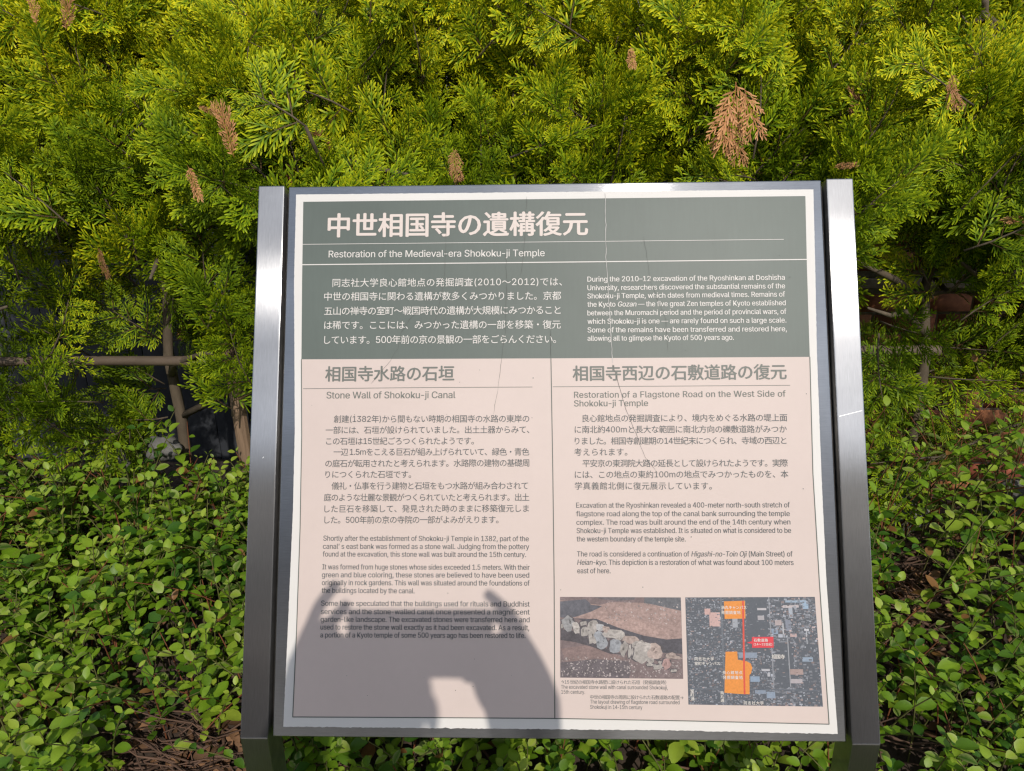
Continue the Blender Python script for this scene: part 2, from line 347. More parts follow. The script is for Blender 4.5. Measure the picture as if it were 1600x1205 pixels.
# ---- lettering
_tc = bpy.data.curves.new('text', 'FONT'); _to = bpy.data.objects.new('text', _tc); col.objects.link(_to)
_tc.resolution_u = 3; _tc.size = 1.0
_jp = _tc.font; _en = _jp
try: _en = bpy.data.fonts.load(os.path.join(bpy.utils.resource_path('LOCAL'), 'datafiles', 'fonts', 'Inter.woff2'))   # Blender's own interface face
except Exception: pass
def raw_mesh(body, font):
    _tc.body = body; _tc.font = font
    dg = bpy.context.evaluated_depsgraph_get(); dg.update(); e = _to.evaluated_get(dg); me = e.to_mesh()
    V = np.zeros(len(me.vertices)*3); me.vertices.foreach_get('co', V); V = V.reshape(-1, 3)
    P = [list(p.vertices) for p in me.polygons]; e.to_mesh_clear(); return V, P
_gc = {}
def is_jp(ch): return ord(ch) > 0x2e00 or ch in '↑→〜・'
def glyph(ch):
    """outline, faces and advance of one letter, scaled so that Latin capitals stand 0.72 high"""
    if ch in _gc: return _gc[ch]
    jp = is_jp(ch); font = _jp if jp else _en; ref = '国' if jp else 'H'
    k = 1.0 if jp else 0.72/np.ptp(raw_mesh('H', _en)[0][:, 1])
    r0 = raw_mesh(ref, font)[0][:, 0].max(); adv = raw_mesh(ch+ref, font)[0][:, 0].max()-r0
    V, P = raw_mesh(ch, font)
    if ch in 'kKDPR4':                            # letters whose overlapping strokes fill wrongly: drawn stroke by stroke
        Hc = raw_mesh('H', _en)[0][:, 1].max(); xh = raw_mesh('x', _en)[0][:, 1].max(); Lv = raw_mesh('h', _en)[0]; w = Hc*0.125
        l, xr = V[:, 0].min(), V[:, 0].max(); V, P = [], []
        def poly(*p): P.append(list(range(len(V), len(V)+len(p)))); V.extend([(a, c, 0.0) for a, c in p])
        def ring(x0, y0, y1, xr):
            ry = (y1-y0)/2; rx = min(ry, (xr-x0)*0.75); xc = xr-rx; cy = (y0+y1)/2
            th = np.linspace(-math.pi/2, math.pi/2, 13)
            o = [(x0, y0)]+[(xc+rx*math.cos(a), cy+ry*math.sin(a)) for a in th]+[(x0, y1)]
            n_ = [(x0, y0+w)]+[(xc+(rx-w)*math.cos(a), cy+(ry-w)*math.sin(a)) for a in th]+[(x0, y1-w)]
            for a in range(len(o)-1): poly(o[a], o[a+1], n_[a+1], n_[a])
        sx = l+w
        if ch in 'kK':
            top = Hc if ch == 'K' else Lv[:, 1].max(); h = Hc if ch == 'K' else xh; y0 = h*0.26
            poly((l, 0), (sx, 0), (sx, top), (l, top)); sl = (h-y0)/(xr-sx); e = w*1.35
            lo = lambda x: y0+sl*(x-sx)
            poly((sx, y0), (xr, h), (xr-e, h), (sx, h-sl*(xr-e-sx)))
            m0 = sx+0.10*(xr-sx); poly((xr-e, 0), (xr, 0), (m0+e, lo(m0+e)), (m0, lo(m0)))
        elif ch == '4':
            xs = l+(xr-l)*0.62; yb = Hc*0.22
            poly((xs, 0), (xs+w, 0), (xs+w, Hc), (xs, Hc)); poly((l, yb), (xs, yb), (xs, yb+w), (l, yb+w)); poly((xs+w, yb), (xr, yb), (xr, yb+w), (xs+w, yb+w))
            poly((l, yb+w), (l+w*1.2, yb+w), (xs, Hc-w*1.7), (xs, Hc), (xs-w*0.2, Hc))
        else:
            poly((l, 0), (sx, 0), (sx, Hc), (l, Hc)); yb = 0 if ch == 'D' else Hc*0.42; xb = xr if ch != 'R' else xr-(xr-l)*0.04
            ring(sx, yb, Hc, xb)
            if ch == 'R': xm = l+(xr-l)*0.48; poly((xr-w*1.15, 0), (xr, 0), (xm+w*1.1, yb), (xm, yb))
        V = np.array(V)
    if ch == '-': V = V-np.array([adv*0.12, 0, 0]); adv *= 0.78
    _gc[ch] = (V*k, P, adv*k); return _gc[ch]
def layout(body, italic, sp):
    Vs, Ps, xo, n = [], [], 0.0, 0
    latin = sum(not is_jp(c) for c in body) > 0.7*len(body)
    for ch in body:
        if ch in ' \u3000': xo += (1.0 if ch == '\u3000' else 0.27 if latin else 0.2)+(sp-1)*(1.2 if latin else 1.0)*(0.55 if latin else 1); continue
        V, P, adv = glyph(ch); V = V.copy()
        if not latin and not is_jp(ch): V[:, 1] += 0.02
        if italic: V[:, 0] += 0.2*V[:, 1]
        V[:, 0] += xo; Vs.append(V); Ps += [[q+n for q in p] for p in P]; n += len(V); xo += adv+(sp-1)*(0.55 if latin else 1.0)
    return (np.concatenate(Vs) if Vs else np.zeros((0, 3))), Ps, xo
def line(b, body, x0, y0, x1, y1, em, bold=0.0, cjk=False, yscale=1.0, n=LV2, runs=None):
    """set one line so that its ink runs from (x0,y0) to (x1,y1); em in photo pixels"""
    a0 = np.array(xt(x0, y0)); a1 = np.array(xt(x1, y1)); dv = a1-a0; wid = np.linalg.norm(dv)
    u = dv/wid; v = np.array([-u[1], u[0]]); e = em*wid/math.hypot(x1-x0, y1-y0)
    def setrun(sp):
        Vs, Ps, xo, k = [], [], 0.0, 0
        for tx, it in (runs or [(body, 0)]):
            V, P, adv = layout(tx, it, sp)
            if len(V): V = V+np.array([xo, 0, 0]); Vs.append(V); Ps += [[q+k for q in p] for p in P]; k += len(V)
            xo += adv
        return np.concatenate(Vs), Ps
    w1 = np.ptp(setrun(1.0)[0][:, 0]); w2 = np.ptp(setrun(1.3)[0][:, 0]); tgt = wid/e
    sp = 1.0+0.3*(tgt-w1)/(w2-w1) if w2 != w1 else 1.0
    V, P = setrun(min(1.5, max(0.93 if cjk else 0.97, sp)))
    X = (V[:, 0]-V[:, 0].min())*(tgt/np.ptp(V[:, 0])); Y = V[:, 1]+(0.07 if cjk else 0)
    pts = a0[None]+np.outer(X*e, u)+np.outer(Y*e, v); k = 0
    for ox, oy in (((0, 0),) if bold <= 0 else ((-1, 0), (1, 0), (0, 1), (0, -1)) if cjk else ((-1, 0), (1, 0))):
        q = pts+(u*ox+v*oy*0.7)*bold*e
        b.add([face(p[0], p[1], n+k*0.00006) for p in q], polys=P); k += 1
def block(name, m, lines, em, parent=prt, **kw):
    b = MB()
    for ln in lines:
        r = ln[5] if len(ln) > 5 else None
        line(b, ln[0], ln[1], ln[2], ln[3], ln[4], em, runs=r, **kw)
    return b.build(name, m, parent)
block('title_lettering', M['title_ink'], [('中世相国寺の遺構復元', 513, 371, 918, 367.8)], 41.2, cjk=True, bold=0.024)
block('subtitle_lettering', M['pale_ink'], [('Restoration of the Medieval-era Shokoku-ji Temple', 514, 402.9, 851, 401)], 14.9, bold=0.006)
block('japanese_introduction', M['pale_ink'], [
    ('同志社大学良心館地点の発掘調査(2010〜2012)では、', 520, 449, 878, 447),
    ('中世の相国寺に関わる遺構が数多くみつかりました。京都', 507, 470.3, 876.6, 469),
    ('五山の禅寺の室町〜戦国時代の遺構が大規模にみつかること', 507, 493, 876, 491.3),
    ('は稀です。ここには、みつかった遺構の一部を移築・復元', 507, 515, 876, 513.8),
    ('しています。500年前の京の景観の一部をごらんください。', 507, 538, 868.8, 536.6)], 14.6, cjk=True, bold=0.004)
block('english_introduction', M['pale_ink'], [
    ('During the 2010–12 excavation of the Ryoshinkan at Doshisha', 917.8, 440.8, 1225.6, 437.8),
    ('University, researchers discovered the substantial remains of the', 917.8, 454.2, 1226, 451.1),
    ('Shokoku-ji Temple, which dates from medieval times. Remains of', 917.8, 467, 1226, 464),
    ('the Kyoto Gozan — the five great Zen temples of Kyoto established', 917.8, 480, 1227, 477.5, [('the Kyoto ', 0), ('Gozan', 1), (' — the five great Zen temples of Kyoto established', 0)]),
    ('between the Muromachi period and the period of provincial wars, of', 917.8, 493.4, 1228, 491),
    ('which Shokoku-ji is one — are rarely found on such a large scale.', 918, 506.6, 1228, 504.5),
    ('Some of the remains have been transferred and restored here,', 918, 520, 1228.7, 518.1),
    ('allowing all to glimpse the Kyoto of 500 years ago.', 918, 533, 1146, 531.4)], 11.3, bold=0.014)
block('section_heading', M['grey_ink'], [('相国寺水路の石垣', 508.8, 596.2, 709.5, 595)], 25.6, cjk=True, bold=0.022)
block('section_heading', M['grey_ink'], [('相国寺西辺の石敷道路の復元', 895.2, 595.2, 1228.3, 592.6)], 26.0, cjk=True, bold=0.022)
block('section_subheading', M['grey_ink'], [('Stone Wall of Shokoku-ji Canal', 510.7, 622.9, 711.7, 622.3)], 14.4, bold=0.014)
block('section_subheading', M['grey_ink'], [('Restoration of a Flagstone Road on the West Side of', 897, 621.9, 1227, 620), ('Shokoku-ji Temple', 897, 635.3, 1012.3, 634.7)], 13.4, bold=0.014)
block('japanese_text', M['dark_ink'], [
    ('創建(1382年)から間もない時期の相国寺の水路の東岸の', 522, 660.6, 827, 660),
    ('一部には、石垣が設けられていました。出土土器からみて、', 509.3, 677.9, 827, 677),
    ('この石垣は15世紀ごろつくられたようです。', 510, 695.2, 740.6, 694.7),
    ('一辺 1.5mをこえる巨石が組み上げられていて、緑色・青色', 521.7, 712, 827, 711.7),
    ('の庭石が転用されたと考えられます。水路際の建物の基礎周', 508.8, 730, 827, 729),
    ('りにつくられた石垣です。', 508.8, 747, 642.7, 747),
    ('儀礼・仏事を行う建物と石垣をもつ水路が組み合わされて', 518.4, 765, 825, 764.5),
    ('庭のような壮麗な景観がつくられていたと考えられます。出土', 506.6, 783, 827, 782.7),
    ('した巨石を移築して、発見された時のままに移築復元しま', 507.4, 800.8, 826.4, 800),
    ('した。500年前の京の寺院の一部がよみがえります。', 507.4, 818, 779, 817.6)], 12.6, cjk=True, bold=0.004)
block('japanese_text', M['dark_ink'], [
    ('良心館地点の発掘調査により、境内をめぐる水路の堤上面', 909.9, 659.6, 1229.5, 658.4),
    ('に南北約400mと長大な範囲に南北方向の礫敷道路がみつか', 898, 677, 1228.9, 676.3),
    ('りました。相国寺創建期の14世紀末につくられ、寺域の西辺と', 898, 694.9, 1228.3, 694),
    ('考えられます。', 897.3, 712.2, 980, 712),
    ('平安京の東洞院大路の延長として設けられたようです。実際', 910.2, 729.8, 1230.4, 729.2),
    ('には、この地点の東約100mの地点でみつかったものを、本', 898.2, 747.4, 1231.3, 746.5),
    ('学真義館北側に復元展示しています。', 898.2, 765, 1111.8, 765)], 12.8, cjk=True, bold=0.004)
block('english_text', M['dark_ink'], [
    ('Shortly after the establishment of Shokoku-ji Temple in 1382, part of the', 505.8, 844.8, 826.2, 845.6),
    ('canal’ s east bank was formed as a stone wall. Judging from the pottery', 505.1, 857.4, 826.9, 858),
    ('found at the excavation, this stone wall was built around the 15th century.', 504.8, 869.4, 822, 870.3),
    ('It was formed from huge stones whose sides exceeded 1.5 meters. With their', 504.2, 889.4, 827.5, 890.3),
    ('green and blue coloring, these stones are believed to have been used', 503.5, 901.8, 826.9, 902.4),
    ('originally in rock gardens. This wall was situated around the foundations of', 503.5, 914, 827.5, 914.9),
    ('the buildings located by the canal.', 503.2, 926.2, 648, 926.9),
    ('Some have speculated that the buildings used for rituals and Buddhist', 502.3, 946.2, 827.5, 947.6),
    ('services and the stone-walled canal once presented a magnificent', 502, 959.2, 827.5, 960),
    ('garden-like landscape. The excavated stones were transferred here and', 501.6, 971.3, 827.5, 972),
    ('used to restore the stone wall exactly as it had been excavated. As a result,', 501.3, 983.3, 826.9, 984.5),
    ('a portion of a Kyoto temple of some 500 years ago has been restored to life.', 501, 995.6, 821, 996.7)], 10.9, bold=0.012)
block('english_text', M['dark_ink'], [
    ('Excavation at the Ryoshinkan revealed a 400-meter north-south stretch of', 900.3, 793.4, 1233.4, 792.8),
    ('flagstone road along the top of the canal bank surrounding the temple', 900.3, 806.7, 1233.4, 806.3),
    ('complex. The road was built around the end of the 14th century when', 900.6, 820, 1234.3, 819.4),
    ('Shokoku-ji Temple was established. It is situated on what is considered to be', 901, 833, 1235.4, 832.6),
    ('the western boundary of the temple site.', 901, 846, 1070.9, 846),
    ('The road is considered a continuation of Higashi-no-Toin Oji (Main Street) of', 901.5, 869.4, 1237.8, 869.4, [('The road is considered a continuation of ', 0), ('Higashi-no-Toin Oji', 1), (' (Main Street) of', 0)]),
    ('Heian-kyo. This depiction is a restoration of what was found about 100 meters', 901.8, 882.4, 1239.3, 882.7, [('Heian-kyo', 1), ('. This depiction is a restoration of what was found about 100 meters', 0)]),
    ('east of here.', 902, 895.6, 953.8, 895.6)], 11.2, bold=0.010)
block('picture_caption', M['dark_ink'], [
    ('↑15 世紀の相国寺水路壁に設けられた石垣（発掘調査時）', 876.9, 1068.3, 1040.6, 1069)], 6.9, cjk=True, bold=-0.004)
block('picture_caption', M['dark_ink'], [
    ('The excavated stone wall with canal surrounded Shokokuji,', 876.5, 1075.6, 1043, 1076.8),
    ('15th century.', 876.9, 1083.4, 914, 1083.8),
    ('The layout drawing of flagstone road surrounded', 922, 1098.8, 1061.5, 1099.9),
    ('Shokokuji in 14-15th century', 922, 1106.9, 1003.4, 1107.7)], 8.0)
block('picture_caption', M['dark_ink'], [
    ('中世の相国寺の周囲に設けられた石敷道路の配置→', 922, 1091.8, 1067.6, 1092.6)], 7.0, cjk=True, bold=-0.004)

# ---- the printed photo of the stone wall (a flat picture on the sheet)
def zp(x, y): return (860+x/6.027, 920+y/6.027)
pic = MB()
def flatc(b, ptsL, c, n): flat(ptsL, n, b, c)
frame_ = [zp(90, 75), zp(1226, 80), zp(1249, 846), zp(93, 834)]
flatc(pic, frame_, (0.215, 0.165, 0.165), LV1+0.0001)
def blob(cx, cy, w, h, rot=0, k=11, jag=0.13):
    r = R(rot); o = []
    for i in range(k):
        a = 2*math.pi*i/k; q = 0.5*(1+RNG.normal(0, jag)); ex = np.sign(math.cos(a))*abs(math.cos(a))**0.75*w*q; ey = np.sign(math.sin(a))*abs(math.sin(a))**0.75*h*q
        o.append(zp(cx+ex*math.cos(r)-ey*math.sin(r), cy+ex*math.sin(r)+ey*math.cos(r)))
    return o
def poly(*p): return [zp(a, c) for a, c in p]
l1, l2, l3 = LV1+0.0002, LV1+0.0003, LV1+0.0004
flatc(pic, poly((92, 105), (470, 150), (560, 125), (900, 130), (1226, 205), (1236, 470), (1090, 475), (880, 440), (640, 370), (440, 285), (215, 270), (92, 260)), (0.37, 0.265, 0.24), l1)
flatc(pic, poly((300, 290), (520, 240), (900, 300), (1100, 420), (900, 430), (640, 360)), (0.41, 0.29, 0.26), l1+0.00005)
flatc(pic, poly((92, 118), (330, 96), (370, 130), (380, 150), (490, 160), (380, 215), (230, 265), (110, 270), (92, 262)), (0.125, 0.125, 0.145), l2)
flatc(pic, poly((420, 78), (800, 78), (790, 100), (640, 112), (480, 98)), (0.16, 0.145, 0.155), l2)
flatc(pic, poly((885, 79), (1225, 81), (1228, 205), (1130, 185), (980, 150), (880, 130)), (0.14, 0.145, 0.16), l2)
flatc(pic, poly((260, 285), (430, 280), (640, 365), (880, 440), (1090, 475), (1236, 465), (1240, 610), (1060, 600), (900, 500), (700, 430), (500, 370)), (0.10, 0.095, 0.11), l2)
flatc(pic, poly((100, 380), (200, 390), (300, 440), (430, 500), (560, 580), (700, 620), (560, 610), (380, 540), (230, 500), (95, 480)), (0.10, 0.09, 0.10), l2)
flatc(pic, poly((100, 560), (330, 530), (560, 590), (700, 660), (560, 680), (430, 650), (250, 690), (150, 700)), (0.25, 0.18, 0.17), l1)
flatc(pic, poly((95, 690), (430, 660), (730, 680), (760, 760), (740, 838), (94, 832)), (0.145, 0.125, 0.135), l1+0.00005)
ST = [(170,320,110,130,-30,1),(245,370,60,110,-15,0),(308,325,62,40,-10,0),(318,402,66,92,0,0),(398,345,90,110,10,0),(388,440,62,130,-8,0),(465,360,74,60,0,1),
      (475,480,105,175,-28,2),(600,425,190,82,8,0),(520,378,60,60,0,3),(640,465,66,34,0,0),(608,535,125,122,0,2),(755,475,150,74,5,3),(690,562,58,130,12,0),(745,580,28,120,4,0),
      (802,520,76,54,-25,0),(850,605,150,170,20,0),(905,532,120,56,10,0),(985,585,145,135,15,3),(940,672,66,50,20,0),(930,710,54,30,0,0),(1015,732,82,40,-15,0),
      (1090,702,72,92,5,4),(1160,640,150,40,12,3),(1130,625,90,50,-20,3),(415,495,34,36,0,0),(110,350,20,50,0,0),(850,500,60,28,-20,0),(1160,768,60,26,0,0),(1030,690,34,26,0,0),(980,720,30,26,0,0),(770,590,20,70,0,0)]
SC = [(0.50, 0.46, 0.43), (0.44, 0.435, 0.44), (0.38, 0.395, 0.425), (0.50, 0.40, 0.36), (0.48, 0.32, 0.30)]
for i, (cx, cy, w, h, r_, k) in enumerate(ST):
    c0 = np.array(SC[k])*RNG.uniform(0.70, 0.95)
    flatc(pic, blob(cx, cy, w+14, h+14, r_), (0.11, 0.10, 0.11), l3+i*2e-6)
    flatc(pic, blob(cx, cy, w*1.04, h*1.04, r_), c0, l3+0.0001+i*2e-6)
    for _ in range(3):
        q = RNG.uniform(-0.28, 0.28, 2)
        flatc(pic, blob(cx+q[0]*w, cy+q[1]*h, w*RNG.uniform(.15, .4), h*RNG.uniform(.15, .4), r_, 7, .25), c0*RNG.uniform(0.6, 1.25), l3+0.0002+i*2e-6)
for _ in range(420):
    z_ = RNG.random()
    if z_ < 0.55: cx, cy = RNG.uniform(105, 760), RNG.uniform(640, 825)
    elif z_ < 0.8: cx, cy = RNG.uniform(740, 1240), RNG.uniform(690, 830)
    else: cx, cy = RNG.uniform(500, 1200), RNG.uniform(120, 330)
    s_ = RNG.uniform(4, 14); c0 = RNG.uniform(0.2, 0.6)
    flatc(pic, blob(cx, cy, s_*1.4, s_, RNG.uniform(0, 90), 5, .3), (c0, c0*0.88, c0*0.86), l2+0.00005+_*1e-7)
for _ in range(500):
    cx, cy = RNG.uniform(250, 1200), RNG.uniform(120, 800); s_ = RNG.uniform(10, 40)
    if 280 < cy-0.42*(cx-100)-180 < 480 and cy > 400: pass
    c0 = RNG.uniform(0.8, 1.25)
    if cy < 0.25*cx+180 and cy > 150: flatc(pic, blob(min(cx, 1190), cy, s_, s_*0.3, RNG.uniform(0, 25), 6, .3), (0.37*c0, 0.265*c0, 0.24*c0), l1+0.00008+_*1e-8)
pic.build('stone_wall_picture', M['picture'], prt)

# ---- the printed aerial map
def zm(x, y): return (1060+x/6.025, 920+y/6.025)
mp = MB(); A4 = [np.array(p) for p in (zm(62, 80), zm(1280, 75), zm(1357, 1107), zm(92, 1087))]
def uvm(u, v):                                   # unit square -> print corners
    a = A4[0]*(1-u)*(1-v)+A4[1]*u*(1-v)+A4[2]*u*v+A4[3]*(1-u)*v; return (a[0], a[1])
def rect(u0, v0, u1, v1, c, n, rot=0.0):
    cu, cv = (u0+u1)/2, (v0+v1)/2; q = []
    for a, d in ((u0, v0), (u1, v0), (u1, v1), (u0, v1)):
        x, y = a-cu, d-cv; q.append(uvm(min(1, max(0, cu+x*math.cos(rot)-y*math.sin(rot))), min(1, max(0, cv+x*math.sin(rot)+y*math.cos(rot)))))
    flatc(mp, q, c, n)
rect(0, 0, 1, 1, (0.115, 0.128, 0.150), LV1+0.0001)
for _ in range(4200):
    u, v = RNG.random(2); wood = (0.46 < u < 0.62 and v < 0.50) or (0.66 < u < 0.80 and 0.42 < v < 0.82) or (u > 0.83 and v > 0.42 and RNG.random() < 0.6)
    if wood and RNG.random() < 0.9: continue
    w, h = RNG.uniform(0.003, 0.017), RNG.uniform(0.003, 0.014)
    if u > 0.62: w *= 1.4; h *= 1.3
    k = RNG.random(); g = RNG.uniform(0.13, 0.29) if k < 0.85 else RNG.uniform(0.30, 0.46)
    cc = (g*1.0, g*1.06, g*1.2) if RNG.random() < 0.85 else (g*1.25, g, g*0.98)
    rect(u, v, min(u+w, 1), min(v+h, 1), cc, LV1+0.0002+_*3e-8, RNG.normal(0, 0.04))
for (u0, v0, u1, v1, c) in [(.268,0,.281,1,(.17,.19,.22)),(.64,0,.648,.82,(.30,.31,.34)),(.765,.35,.773,.82,(.34,.35,.38)),(0,.845,1,.856,(.14,.16,.19)),(0,.51,.27,.517,(.14,.16,.19)),
    (.77,.03,.93,.05,(.33,.42,.52)),(.90,.05,.945,.11,(.33,.44,.56)),(.75,.075,.87,.10,(.52,.47,.48)),(.79,.10,.82,.19,(.40,.44,.5)),(.68,.21,.73,.26,(.45,.38,.38)),
    (.70,.34,.75,.37,(.44,.46,.52)),(.735,.24,.745,.37,(.5,.5,.52)),(.76,.21,.80,.31,(.25,.27,.33)),(.65,.29,.70,.34,(.27,.33,.42)),
    (.90,.29,.935,.31,(.62,.62,.66)),(.912,.30,.918,.43,(.5,.52,.56)),(.79,.335,.84,.365,(.52,.38,.37)),(.87,.55,.95,.59,(.3,.37,.46)),(.77,.66,.87,.71,(.4,.30,.28)),(.77,.75,.86,.79,(.46,.42,.44)),
    (.145,.105,.19,.16,(.60,.40,.37)),(.18,.14,.262,.27,(.60,.41,.38)),(.47,.73,.54,.78,(.28,.36,.47)),(.50,.85,.58,.89,(.26,.31,.39)),(.585,.87,.65,.93,(.28,.34,.43)),(.39,.51,.53,.56,(.27,.32,.40)),
    (.355,.19,.395,.28,(.38,.40,.44)),(.55,.10,.62,.12,(.5,.48,.5)),(.55,.17,.60,.21,(.42,.40,.42)),(.56,.66,.62,.68,(.5,.5,.53)),(.60,.70,.62,.73,(.5,.5,.53))]:
    rect(u0, v0, u1, v1, c, LV1+0.0003)
def mpoly(pts, c, n): flatc(mp, [zm(*p) for p in pts], c, n)
OR = (0.80, 0.30, 0.065)
mpoly([(425, 117), (622, 110), (628, 278), (432, 282)], OR, LV1+0.0004)
mpoly([(440, 590), (550, 588), (556, 665), (640, 680), (676, 700), (692, 740), (680, 795), (665, 808), (667, 990), (560, 986), (430, 976)], OR, LV1+0.0004)
mpoly([(596, 112), (612, 112), (628, 990), (611, 990)], (0.72, 0.10, 0.07), LV1+0.0005)
mpoly([(687, 452), (890, 449), (893, 552), (690, 553), (689, 515), (640, 505), (688, 490)], (0.74, 0.065, 0.085), LV1+0.0005)
mp.build('aerial_map', M['map_print'], prt)
def zl(t, x0, x1, y): a = zm(x0, y); c = zm(x1, y+ (x1-x0)*0.002); return (t, a[0], a[1], c[0], c[1])
b = MB()
for em, ls in ((5.7, [zl('烏丸キャンパス', 400, 637, 188), zl('発掘調査地', 400, 580, 236), zl('良心館地点', 415, 598, 800), zl('発掘調査地', 415, 600, 846),
                      zl('同志社大学', 150, 330, 672), zl('室町キャンパス', 150, 387, 715), zl('同志社大学', 612, 797, 1086)]),
               (7.2, [zl('相国寺', 875, 997, 655)]), (5.3, [zl('石敷道路', 705, 838, 495)]), (4.6, [zl('(14〜15世紀)', 705, 878, 532)])):
    for ln in ls: line(b, *ln, em, cjk=True, bold=0.018, n=LV3)
for t, xx, yy in (('室町通', 110, 975), ('烏丸通', 390, 990)):
    for i, ch in enumerate(t): line(b, *zl(ch, xx+i*2, xx+34+i*2, yy+i*36), 5.8, cjk=True, bold=0.018, n=LV3)
b.build('map_lettering', M['pale_ink'], prt)

# ---- hairline cracks and specks in the print
def crack(pl, m, w, jag=0.6):
    P = []
    for (a, c), (d, e) in zip(pl, pl[1:]):
        n = max(2, int(math.hypot(d-a, e-c)/7))
        for i in range(n): P.append((a+(d-a)*i/n+RNG.normal(0, jag*0.6), c+(e-c)*i/n))
    P.append(pl[-1]); b = MB(); ww = np.full(len(P), w*0.6)*np.clip(RNG.normal(1, .25, len(P)), .4, 1.6); ww[0] = ww[-1] = w*0.2
    ribbon(b, P, ww, LV3+0.0001); b.build('crack', m, prt)
crack([(945, 302), (946, 345), (947, 410), (951, 470), (955, 530), (957, 568)], M['pale_crack'], 0.0014)
crack([(957, 569), (966, 600), (978, 640), (990, 670), (1008, 715), (1030, 742)], M['crack'], 0.0006)
crack([(697, 333), (697, 385), (695, 430), (688, 470), (676, 520)], M['crack'], 0.0006)
crack([(662, 478), (640, 500), (628, 520), (622, 545), (606, 570), (580, 600)], M['crack'], 0.0007)
crack([(823, 308), (821, 360), (818, 400), (813, 432)], M['crack'], 0.0006)
crack([(790, 395), (792, 440), (789, 520), (783, 570), (778, 610), (771, 648)], M['crack'], 0.0006)
crack([(1005, 370), (1010, 400), (1016, 440), (1040, 500), (1043, 550)], M['crack'], 0.0004)
crack([(860, 516), (861, 560)], M['crack'], 0.0006)
b = MB()
for _ in range(60):
    x_, y_ = RNG.uniform(480, 1260), RNG.uniform(320, 1110); r_ = RNG.uniform(0.3, 0.8)
    flat([(x_+r_*math.cos(a), y_+r_*math.sin(a)*1.3) for a in np.arange(6)*math.pi/3], LV3+0.0001, b)
b.build('speck', M['line_ink'], prt)['kind'] = 'stuff'
# scratches on the steel
scr_m = mat('bright scratch', (0.8, 0.8, 0.8), 0.5, 0.6)
for pl in ([(1309, 651), (1325, 647), (1345, 642)], [(412, 716), (413, 715), (414, 714)]):
    P = np.array([xt(*p) for p in pl]); d = np.gradient(P, axis=0); d /= np.linalg.norm(d, axis=1)[:, None]; o = np.stack([-d[:, 1], d[:, 0]], 1)*0.0005; k = len(P)
    b = MB(); b.add([face(a[0], a[1], 0.0046) for a in P+o]+[face(a[0], a[1], 0.0046) for a in P-o], [(i, i+k, i+1+k, i+1) for i in range(k-1)])
    b.build('scratch', scr_m, sign)
bpy.data.objects.remove(_to)

# ================================================================== HEDGE
def spray_proto(rng, fine=1.0):
    """a flat conifer spray along +y (length 1): returns verts, quads, tip value per vertex"""
    V, Q, T = [], [], []
    def strip(p0, d0, L, w, bend, segs, twist, t0, t1, zb=0.0):
        n0 = len(V); p = np.array(p0, float); d = np.array(d0, float); d /= np.linalg.norm(d)
        for i in range(segs+1):
            f = i/segs; side = np.array([d[1], -d[0], 0.0]); side /= np.linalg.norm(side)+1e-9
            side = side*math.cos(twist)+np.array([0, 0, 1])*math.sin(twist)
            ww = w*(0.75+0.35*math.sin(f*2.6)) if i < segs else w*0.45
            V.append(p-side*ww/2); V.append(p+side*ww/2); T.extend([t0+(t1-t0)*f]*2)
            d = d+bend*np.array([0, 1, 0])/segs+np.array([0, 0, zb/segs]); d /= np.linalg.norm(d); p = p+d*L/segs
        for i in range(segs): a = n0+2*i; Q.append((a, a+1, a+3, a+2))
    nside = rng.integers(5, 8); cz = rng.uniform(-0.30, 0.05); cxb = rng.uniform(-0.25, 0.25)
    ax = lambda t: np.array([cxb*t*t, t, cz*t*t])
    pts = [ax(t) for t in np.linspace(0, 1, 7)]
    n0 = len(V)
    for i, p in enumerate(pts):
        w = 0.020*(1-0.4*i/6); V.extend([p+np.array([-w/2, 0, 0]), p+np.array([w/2, 0, 0])]); T.extend([-0.5+i/6*1.3]*2)
    for i in range(6): a = n0+2*i; Q.append((a, a+1, a+3, a+2))
    strip(pts[-1], (cxb, 1, cz), 0.10, 0.024, 0, 3, 0, 0.7, 1)
    wmax = rng.uniform(0.34, 0.50)
    for k in range(nside*2):
        s = 1 if k % 2 else -1; t = 0.05+0.90*(k+rng.uniform(-.2, .2))/(nside*2); t = max(t, 0.03)
        L = wmax*(math.sin(math.pi*min(1, (t*0.86+0.16)))**0.8)*rng.uniform(0.75, 1.1)+0.05
        ang = R(rng.uniform(42, 60)-16*t); d = np.array([s*math.sin(ang), math.cos(ang), rng.uniform(-.25, .2)])
        p0 = ax(t); bend = rng.uniform(0.2, 0.6); zb = rng.uniform(-0.45, 0.25)
        # side shoot as a thin strip, then fingers along it
        strip(p0, d, L, 0.018, bend, 4, 0, 0.1, 0.8, zb)
        d = d/np.linalg.norm(d); nf = max(2, int(L/0.098))
        p = p0.copy(); dd = d.copy()
        for j in range(nf):
            f = (j+0.6)/nf; dd = dd+bend*np.array([0, 1, 0])/nf+np.array([0, 0, zb/nf]); dd /= np.linalg.norm(dd); p = p+dd*L/nf
            fl = 0.225*(1-0.40*f)*rng.uniform(0.7, 1.15)
            for ss in ((s, -s) if rng.random() < 0.62 else (s,)):
                a2 = R(rng.uniform(26, 42))*ss; fd = np.array([dd[0]*math.cos(a2)+dd[1]*math.sin(a2), -dd[0]*math.sin(a2)+dd[1]*math.cos(a2), dd[2]+rng.uniform(-.25, .25)])
                strip(p-dd*L/nf*0.5, fd, fl, 0.030*fine, 0.15, 3, rng.uniform(-.6, .6), 0.40, 1.0, rng.uniform(-.3, .2))
        strip(p, dd, 0.11, 0.028*fine, 0.1, 3, rng.uniform(-.6, .6), 0.4, 1.0)
    return np.array(V), np.array(Q), np.array(T)
PROTO = [spray_proto(np.random.default_rng(50+i)) for i in range(9)]
